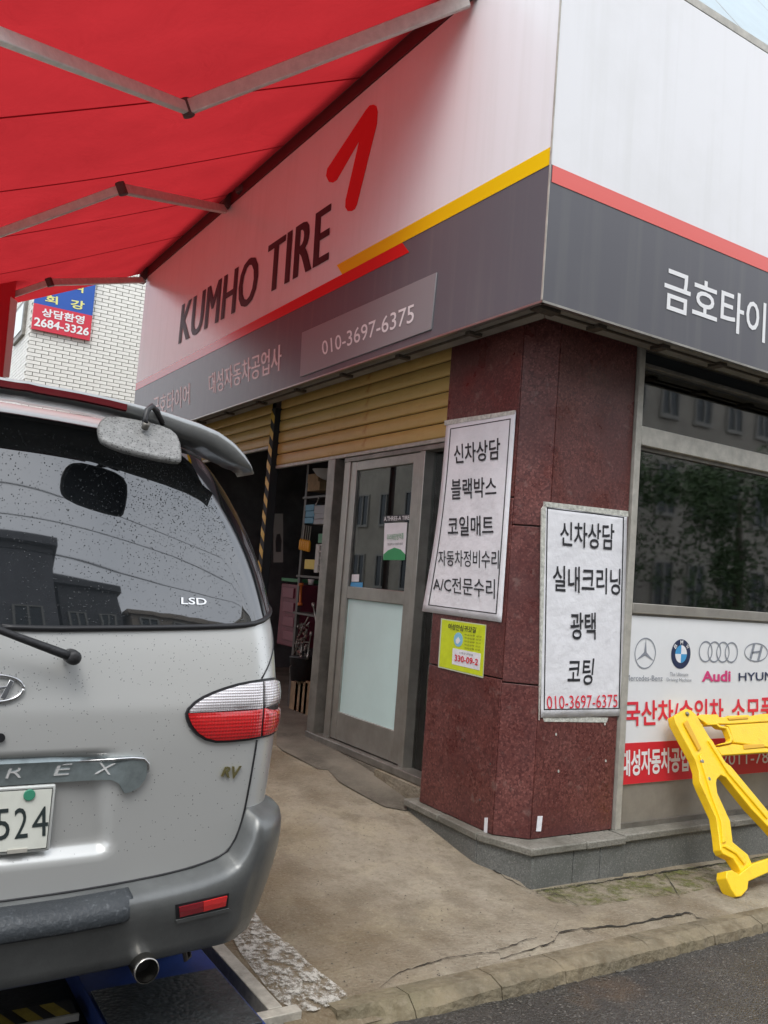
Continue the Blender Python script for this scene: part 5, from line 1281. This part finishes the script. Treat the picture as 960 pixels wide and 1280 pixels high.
# side windows, pillars, lines, lamps at the front, mirrors
for sx in (-1, 1):
    for (y0, y1) in ((.55, 1.55), (1.65, 2.55), (2.65, 3.25)):
        q = []
        for y, z in ((y0, 1.24), (y1, 1.24), (y1-.04, 1.66), (y0+.04, 1.66)): q.append((VX+sx*(wv(z)+.003), VY+y, z))
        MB().prism(q, (sx*.004, 0, 0)).build('side_window', M_vglass, van)
    MB().tube([(VX+sx*(wv(.95)+.001), VY+y, .62+.0*y) for y in (1.5, 4.1)], .008, 6).build('side_trim', M_trim, van)
    MB().tube([(VX+sx*.97, VY+3.3, 1.22), (VX+sx*1.03, VY+3.28, 1.30), (VX+sx*1.03, VY+3.28, 1.40)], [.05, .09, .07], 12).build('door_mirror', M_trim, van, smooth=True)
    B(VX+sx*.62-.14, VX+sx*.62+.14, VY+4.60, VY+4.68, .72, .90).build('headlight', M_lw, van, bevel=.02)
MB().prism([(VX-.62, VY+4.0, 1.14), (VX+.62, VY+4.0, 1.14), (VX+.52, VY+3.15, 1.82), (VX-.52, VY+3.15, 1.82)], (0, .03, .03)).build('windscreen', M_vglass, van)
# roof spoiler standing clear of the roof
spx = [(0, 474.5), (50, 480), (100, 489), (135, 496.5), (165, 504), (207, 515.5), (250, 530), (275, 541), (293, 554), (306, 568), (314, 581), (317.5, 592)]
ST = []
for i, (x, y) in enumerate(spx):
    t = i/(len(spx)-1); yy = 2.55+.10*t*t
    p = at(x, y, 1, yy); ST.append(p)
hwx = [p.x-VX for p in ST]
# symmetric half profile: clamp the first points to the middle
sec = []
for p in ST:
    u = p.x-VX
    if u < 0: continue
    sec.append((u, p.y, p.z))
z00 = sec[0][2]+.002; sec = [(0, 2.55, z00)]+sec
arc = [0.0]
for a, b in zip(sec, sec[1:]): arc.append(arc[-1]+math.hypot(b[0]-a[0], b[2]-a[2]))
def wing_s(s):
    """point and outward normal of the spoiler's edge line at arc length s"""
    for i in range(len(arc)-1):
        if s <= arc[i+1] or i == len(arc)-2:
            t = max(0, min(1, (s-arc[i])/max(1e-6, arc[i+1]-arc[i]))); a, b = sec[i], sec[i+1]
            return Vector((a[0]+(b[0]-a[0])*t, a[1]+(b[1]-a[1])*t, a[2]+(b[2]-a[2])*t))
def wing(u, k=0):
    lo, hi = 0, arc[-1]
    for _ in range(20):
        m_ = (lo+hi)/2
        if wing_s(m_).x < u: lo = m_
        else: hi = m_
    return wing_s(lo)
mb = MB(); nu = 44; allu = [arc[-1]*i/nu for i in range(-nu, nu+1)]
for s_ in allu:
    a = abs(s_); p = wing_s(a); q0, q1 = wing_s(max(0, a-.05)), wing_s(min(arc[-1], a+.05)); tg_ = (Vector((q1.x, 0, q1.z))-Vector((q0.x, 0, q0.z))).normalized()
    if a < .03: tg_ = Vector((1, 0, 0))
    up = Vector((-tg_.z, 0, tg_.x)); sg = 1 if s_ >= 0 else -1; up.x *= sg
    e = sst(.35, .62, a/arc[-1]); thk = .033*(1+.5*e*(1-sst(.80, 1.0, a/arc[-1])))
    thk *= 1-.8*sst(.90, 1.0, a/arc[-1])
    ch = .20*(1-.55*sst(.78, 1.0, a/arc[-1])); P0 = Vector((VX+sg*p.x, p.y, p.z))
    secp = [(0, 0), (-.004, -.3), (0, -.75), (.012, -1), (.06, -1.05), (.13, -1.1), (ch, -1.0), (ch+.012, -.3), (ch-.02, .25), (.12, .35), (.04, .16), (.008, .06)]
    for dy, dn in secp: mb.v.append(tuple(P0+Vector((0, dy, 0))+up*(dn*thk)))
n2 = len(secp)
for i in range(len(allu)-1):
    for k in range(n2): mb.f.append((i*n2+k, (i+1)*n2+k, (i+1)*n2+(k+1) % n2, i*n2+(k+1) % n2))
mb.f += [tuple(range(n2)), tuple(range((len(allu)-1)*n2, len(allu)*n2))[::-1]]
spo = mb.build('roof_spoiler', mat('spoiler_paint', (.30, .31, .31), .3, .5, coat=.8, crough=.1, noise=.08, nscale=40), van, smooth=True)
hl_ = MB()
for i in range(21):
    u = -.28+.028*i; p = wing(abs(u), 0)
    hl_.v += [(VX+u, p.y-.0055, p.z-.008), (VX+u, p.y-.0055, p.z-.026), (VX+u, p.y+.01, p.z-.03), (VX+u, p.y+.01, p.z-.006)]
for i in range(20):
    for k in range(4): hl_.f.append((4*i+k, 4*i+(k+1) % 4, 4*i+4+(k+1) % 4, 4*i+4+k))
hl_.build('high_brake_lamp', mat('dark_red_lens', (.13, .008, .012), .15, coat=1), spo)
for u in (-.42, .42):
    p = wing(abs(u), 0); tz = min(1.95, p.z-.03)
    MB().tube([(VX+u, p.y+.12, p.z-.025), (VX+u*.97, p.y+.2, p.z-.06)], [.03, .045], 12).build('spoiler_foot', MATS['spoiler_paint'], spo, smooth=True)
# wiper
w0 = at(92, 822, 1, VY-.03); w1 = at(0, 788, 1, VY-.045); wd_ = (w1-w0)
w2 = w0+wd_*1.55
wp_ = MB(); wp_.tube([w0+wd_*.02, w0+wd_*.25, w0+wd_, w2], [.013, .0125, .0095, .007], 10).build('wiper_arm', M_rubber, van, smooth=True)
MB().tube([w0+Vector((0, .05, 0)), w0+Vector((0, .018, 0)), w0+Vector((0, -.008, 0)), w0+Vector((0, -.016, 0))], [.02, .021, .02, .012], 16).build('wiper_pivot', M_rubber, van, smooth=True)
MB().beam(w2+Vector((.03, .02, -.0)), w2+Vector((-.38, .022, .03)), .012, .022).build('wiper_blade', M_rubber, van)
# rear view mirror hung from the spoiler
MY = 2.515
mpx = [(90, 215), (94, 195), (105, 176), (122, 163), (145, 157), (190, 157), (250, 167), (330, 182), (400, 200), (455, 222), (488, 250), (505, 290), (512, 340), (511, 372), (500, 381), (470, 380), (400, 368), (300, 346), (220, 325), (150, 300), (110, 278), (95, 250)]
mn = Vector((0, -1, .85)).normalized(); mp0 = at(175, 545, 1, MY)
mo = [atp(100+x/4, 480+y/4, mp0, mn) for x, y in mpx]
mir_ = MB().prism(mo, -mn*.022).build('backing_mirror', layered('wet_grey_plastic', (.20, .20, .195), [('v', 130, .34, .24, (.035, .035, .035), .85), ('n', 60, .5, .6, (.30, .30, .29), .5)], rough=.32, bump=.3, bscale=200), van, bevel=.008)
mb = MB(); md = [p-mn*.0225 for p in mo]; ctr = sum(md, Vector((0, 0, 0)))/len(md); mb.prism([ctr+(p-ctr)*.92 for p in md], -mn*.002).build('mirror_face', M_trim, mir_)
j = atp(181, 535, mp0+mn*.012, mn); a1 = at(186, 508, 1, MY+.03); a2 = at(201, 530, 1, MY+.06); a3 = at(206, 520, 1, MY+.1)
MB().tube([j, j+mn*.02], .011, 12).build('ball_joint', M_alud, mir_, smooth=True)
MB().tube([j+mn*.012, at(181, 525, 1, MY), at(184, 513, 1, MY+.01), at(190, 508, 1, MY+.02), at(196, 514, 1, MY+.04), at(203, 529, 1, MY+.06)], [.008, .009, .009, .009, .009, .008], 10).build('bracket', M_trim, mir_, smooth=True)
MB().tube([at(203, 529, 1, MY+.06), at(206, 528, 1, MY+.12), at(203, 524, 1, MY+.2)], .008, 10).build('bracket', M_trim, mir_, smooth=True)

# ================================================================= vehicle lift under the van
lf = thing('vehicle_lift', (VX, 4, -.06), 'blue platform lift with black tread plates under the van', 'vehicle lift')
M_blueP = mat('lift_blue', (.020, .042, .16), .45, noise=.3, nscale=8)
def checker(m):
    n = m.node_tree; b = n.nodes['Principled BSDF']; t = n.nodes.new('ShaderNodeTexCoord'); v = n.nodes.new('ShaderNodeTexVoronoi'); v.inputs['Scale'].default_value = 55
    bm_ = n.nodes.new('ShaderNodeBump'); bm_.inputs['Strength'].default_value = .8; bm_.inputs['Distance'].default_value = .006; bm_.invert = True
    n.links.new(t.outputs['Object'], v.inputs[0]); n.links.new(v.outputs[0], bm_.inputs['Height']); n.links.new(bm_.outputs[0], b.inputs['Normal'])
M_tread = mat('tread_plate', (.060, .066, .068), .40, .3, noise=.3, nscale=30); checker(M_tread)
for x0, x1 in ((.86, 1.335), (-.555, -.08)):
    B(x0, x1, 2.615, 6.9, -.05, .028).build('runway', M_blueP, lf, bevel=.004)
    B(x0+.012, x1-.012, 2.625, 3.04, .0285, .036).build('tread_plate', M_tread, lf, bevel=.002)
    B(x0+.012, x1-.012, 3.45, 6.85, .0285, .036).build('tread_plate', M_tread, lf, bevel=.002)
    MB().tube([(x0-.04, 2.60, .01), (x1+.01, 2.59, .012), (x1+.045, 2.57, -.0), (x1+.06, 2.52, -.03)], [.026, .026, .026, .024], 12).build('rubber_edge', M_rubber, lf, smooth=True)
B(-.05, .83, 2.68, 2.95, -.055, -.02).build('cross_beam', M_blueP, lf, bevel=.004)
hp = thing('x', (0, 0, 0), '', ''); bpy.data.objects.remove(hp)
zc = .0; a_ = at(98, 1266, 2, zc)
B(.02, a_.x, a_.y-.0, a_.y+.10, -.02, 0).build('hazard_plate', M_trim, lf, bevel=.004)
B(.02, a_.x, a_.y-.012, a_.y-.001, -.02, .002).build('plate_edge', M_alul, lf)
xx = a_.x-.07
while xx > .05:
    MB().prism([(xx, a_.y+.004, .0006), (xx+.045, a_.y+.004, .0006), (xx+.01, a_.y+.096, .0006), (xx-.035, a_.y+.096, .0006)], (0, 0, .0012)).build('yellow_stripe', mat('dirty_yellow', (.30, .22, .03), .6, noise=.3), lf); xx -= .085
# pit edging: cream painted angle steel
ed = thing('pit_edging', (1.43, 4, 0), 'cream painted steel angle edging the lift pit beside the worn paint', 'edging')
M_cream = mat('cream_edge', (.40, .37, .31), .6, noise=.25, nscale=20, bump=.3)
B(1.395, 1.448, 2.735, 8.3, -.055, .012).build('edge_bar', M_cream, ed, bevel=.003)
B(1.345, 1.5, 2.685, 2.734, -.055, .010).build('edge_bar', M_cream, ed, bevel=.003)
B(-.72, -.665, 2.7, 8.3, -.055, .012).build('edge_bar', M_cream, ed, bevel=.003)

# ================================================================= surroundings behind the camera (seen in the glass) and one added sky blocker
def block(x0, x1, y0, y1, h, col, lab, face, cols, rows, key):
    t = thing('street_building', ((x0+x1)/2, (y0+y1)/2, 0), lab, 'building')
    mt = mat('render_'+key, col, .85, noise=.15, nscale=1.5)
    B(x0, x1, y0, y1, -.1, h).build('wall', mt, t)
    B(x0-.15, x1+.15, y0-.15, y1+.15, h+.001, h+.25).build('parapet', mt, t)
    me = None
    for r in range(rows):
        for c in range(cols):
            z = 1.2+r*2.9
            if face == 'N': x = x0+(x1-x0)*(c+.25)/cols; wd = (x1-x0)/cols*.45; bb_ = (x, x+wd, y1-.02, y1+.05, z, z+1.4)
            else: y = y0+(y1-y0)*(c+.25)/cols; wd = (y1-y0)/cols*.45; bb_ = (x1-.02, x1+.05, y, y+wd, z, z+1.4)
            if z+1.6 > h: continue
            pass
            if me is None:
                o = B(*bb_).build('window', mat('far_pane', (.03, .04, .045), .15), t); me = o; b0 = bb_
                x0_, x1_, y0_, y1_, z0_, z1_ = bb_; mb = MB(); w5 = .07
                if face == 'N':
                    for q in ((x0_-w5, x1_+w5, z1_, z1_+w5), (x0_-w5, x1_+w5, z0_-.12, z0_), (x0_-w5, x0_, z0_, z1_), (x1_, x1_+w5, z0_, z1_), ((x0_+x1_)/2-.03, (x0_+x1_)/2+.03, z0_, z1_)): mb.box(q[0], q[1], y0_, y1_+.05, q[2], q[3])
                else:
                    for q in ((y0_-w5, y1_+w5, z1_, z1_+w5), (y0_-w5, y1_+w5, z0_-.12, z0_), (y0_-w5, y0_, z0_, z1_), (y1_, y1_+w5, z0_, z1_), ((y0_+y1_)/2-.03, (y0_+y1_)/2+.03, z0_, z1_)): mb.box(x0_, x1_+.05, q[0], q[1], q[2], q[3])
                fo = mb.build('frame', mat('far_frame', (.32, .31, .28), .6), o)
            else:
                o = me.copy(); COL.objects.link(o); o.location = me.location+Vector((bb_[0]-b0[0], bb_[2]-b0[2], bb_[4]-b0[4])); o.parent = t
                f2 = fo.copy(); COL.objects.link(f2); f2.parent = o
    return t
structure(B(-60, 60, -11, -7.6, -.062, .06).build('far_pavement', M_concdark))
block(-12, 4.2, -20, -9.6, 10.4, (.17, .17, .18), 'wide dark flat roofed building across the road', 'N', 9, 3, 'a')
block(4.4, 6.6, -20, -9.9, 9.8, (.12, .12, .125), 'dark grey building across the road, beside the wide one', 'N', 2, 3, 'b')
block(6.9, 14, -20, -9.8, 8.6, (.42, .35, .28), 'brown building across the road facing the shop window', 'N', 5, 3, 'c')
block(15, 30, -22, -10, 11, (.40, .37, .32), 'tall beige building farther along the road', 'N', 10, 3, 'd')
block(-30, -15, 18, 48, 20, (.40, .37, .31), 'tall beige apartment block reflected in the glass door', 'E', 14, 6, 'e')

block(-16, -6.5, 1.5, 16.5, 5.4, (.24, .22, .20), 'unseen brown building added west of the van to block sky light under the awning', 'E', 5, 1, 'f')  # added building, out of view, keeps sky light off the sign under the awning
tree = thing('street_tree', (17.6, -5.6, .06), 'leafy green street tree across the road, reflected in the shop window', 'tree')
MB().tube([(17.6, -5.6, -.1), (17.65, -5.6, 1.2), (17.55, -5.55, 2.0), (17.6, -5.6, 4.0)], [.16, .13, .11, .05], 10).build('trunk', mat('bark', (.08, .06, .045), .9, noise=.4), tree, smooth=True)
rng = random.Random(21); mb = MB()
clumps = [(17.6+rng.uniform(-2.6, 2.6), -5.6+rng.uniform(-1.3, 1.3), rng.uniform(1.3, 4.6), rng.uniform(.4, .9)) for _ in range(26)]
for i in range(9000):
    c = clumps[i % 26]; d = Vector((rng.gauss(0, 1), rng.gauss(0, 1), rng.gauss(0, 1))).normalized()*c[3]*rng.uniform(.5, 1.05)
    p = Vector(c[:3])+d; a = Vector((rng.gauss(0, 1), rng.gauss(0, 1), rng.gauss(0, 1))).normalized(); b = a.orthogonal().normalized()
    mb.quad(p-a*.06, p+b*.03, p+a*.06, p-b*.03)
cr_ = mb.build('crown', mat('leaf_green', (.05, .10, .03), .6, noise=.4, nscale=2), tree)

for i, (y, z, lab) in enumerate([(-3.6, 6.2, 'lowest of the overhead cables behind the viewer, reflected in the van glass'), (-3.9, 7.0, 'middle overhead cable of the bundle behind the viewer'), (-4.3, 7.9, 'highest overhead cable behind the viewer')]):
    pts = [(-14+2*k, y+.02*k, z-.35*math.sin(math.pi*k/16)) for k in range(17)]
    tag(MB().tube(pts, .008, 6).build('overhead_cable', M_rubber, None), lab, 'cable', 'cables along the street')
up_ = thing('utility_pole', (-14, -4, 0), 'grey utility pole carrying the overhead cables across the road', 'pole')
MB().tube([(-14, -4, -.1), (-14, -4, 9)], [.18, .12], 14).build('shaft', M_alul, up_, smooth=True)
MB().beam((-14, -4.8, 7.6), (-14, -3.2, 7.6), .1, .1).build('cross_arm', M_alul, up_)
up2 = thing('utility_pole', (18, -3.7, 0), 'second grey utility pole farther along the road', 'pole')
MB().tube([(18, -3.7, -.1), (18, -3.7, 9)], [.18, .12], 14).build('shaft', M_alul, up2, smooth=True)
rt = thing('water_tank', (1.5, -13, 10.65), 'squat water tank on the wide dark building across the road', 'tank')
MB().tube([(1.5, -11.4, 10.66), (1.5, -11.4, 11.5), (1.5, -11.4, 11.6)], [.8, .8, .5], 20).build('tank_body', M_alul, rt, smooth=False)
MB().tube([(1.5, -11.4, 11.6), (1.5, -11.4, 11.75)], .2, 12).build('tank_lid', M_alud, rt)
tag(B(-6, -2.5, -14, -11, 10.66, 12.4).build('stair_house', M_alud, None), 'flat roofed stair house on the wide dark building across the road', 'stair house')
# grit and litter on the concrete and along the kerb
rng = random.Random(9); mb = MB()
def pebble(p, r_):
    b0 = len(mb.v); a0_ = rng.uniform(0, 6)
    for k in range(5): mb.v.append((p.x+r_*math.cos(a0_+k*1.257)*rng.uniform(.7, 1.2), p.y+r_*math.sin(a0_+k*1.257)*rng.uniform(.7, 1.2), p.z))
    mb.v.append((p.x, p.y, p.z+r_*rng.uniform(.4, .8))); mb.f.extend([(b0+k, b0+(k+1) % 5, b0+5) for k in range(5)])
for i in range(420): pebble(gp(rng.uniform(340, 700), rng.uniform(960, 1230), .002), rng.choice((.0018, .002, .003, .0042)))
for i in range(420):
    x = rng.uniform(1.9, 5.2); pebble(Vector((x, 2.585-abs(rng.gauss(0, .05)), -.060)), rng.choice((.002, .003, .004, .006)))
for i in range(260):
    x = rng.uniform(3.1, 5.4); pebble(Vector((x, 3.30-abs(rng.gauss(0, .03)), g(x, 3.28)+.002)), rng.choice((.002, .003, .004)))
stuff(tag(mb.build('grit', mat('grit_stone', (.09, .08, .065), .9, noise=.7, nscale=60), None), 'fine dark grit scattered on the concrete and along the kerb', 'grit'))
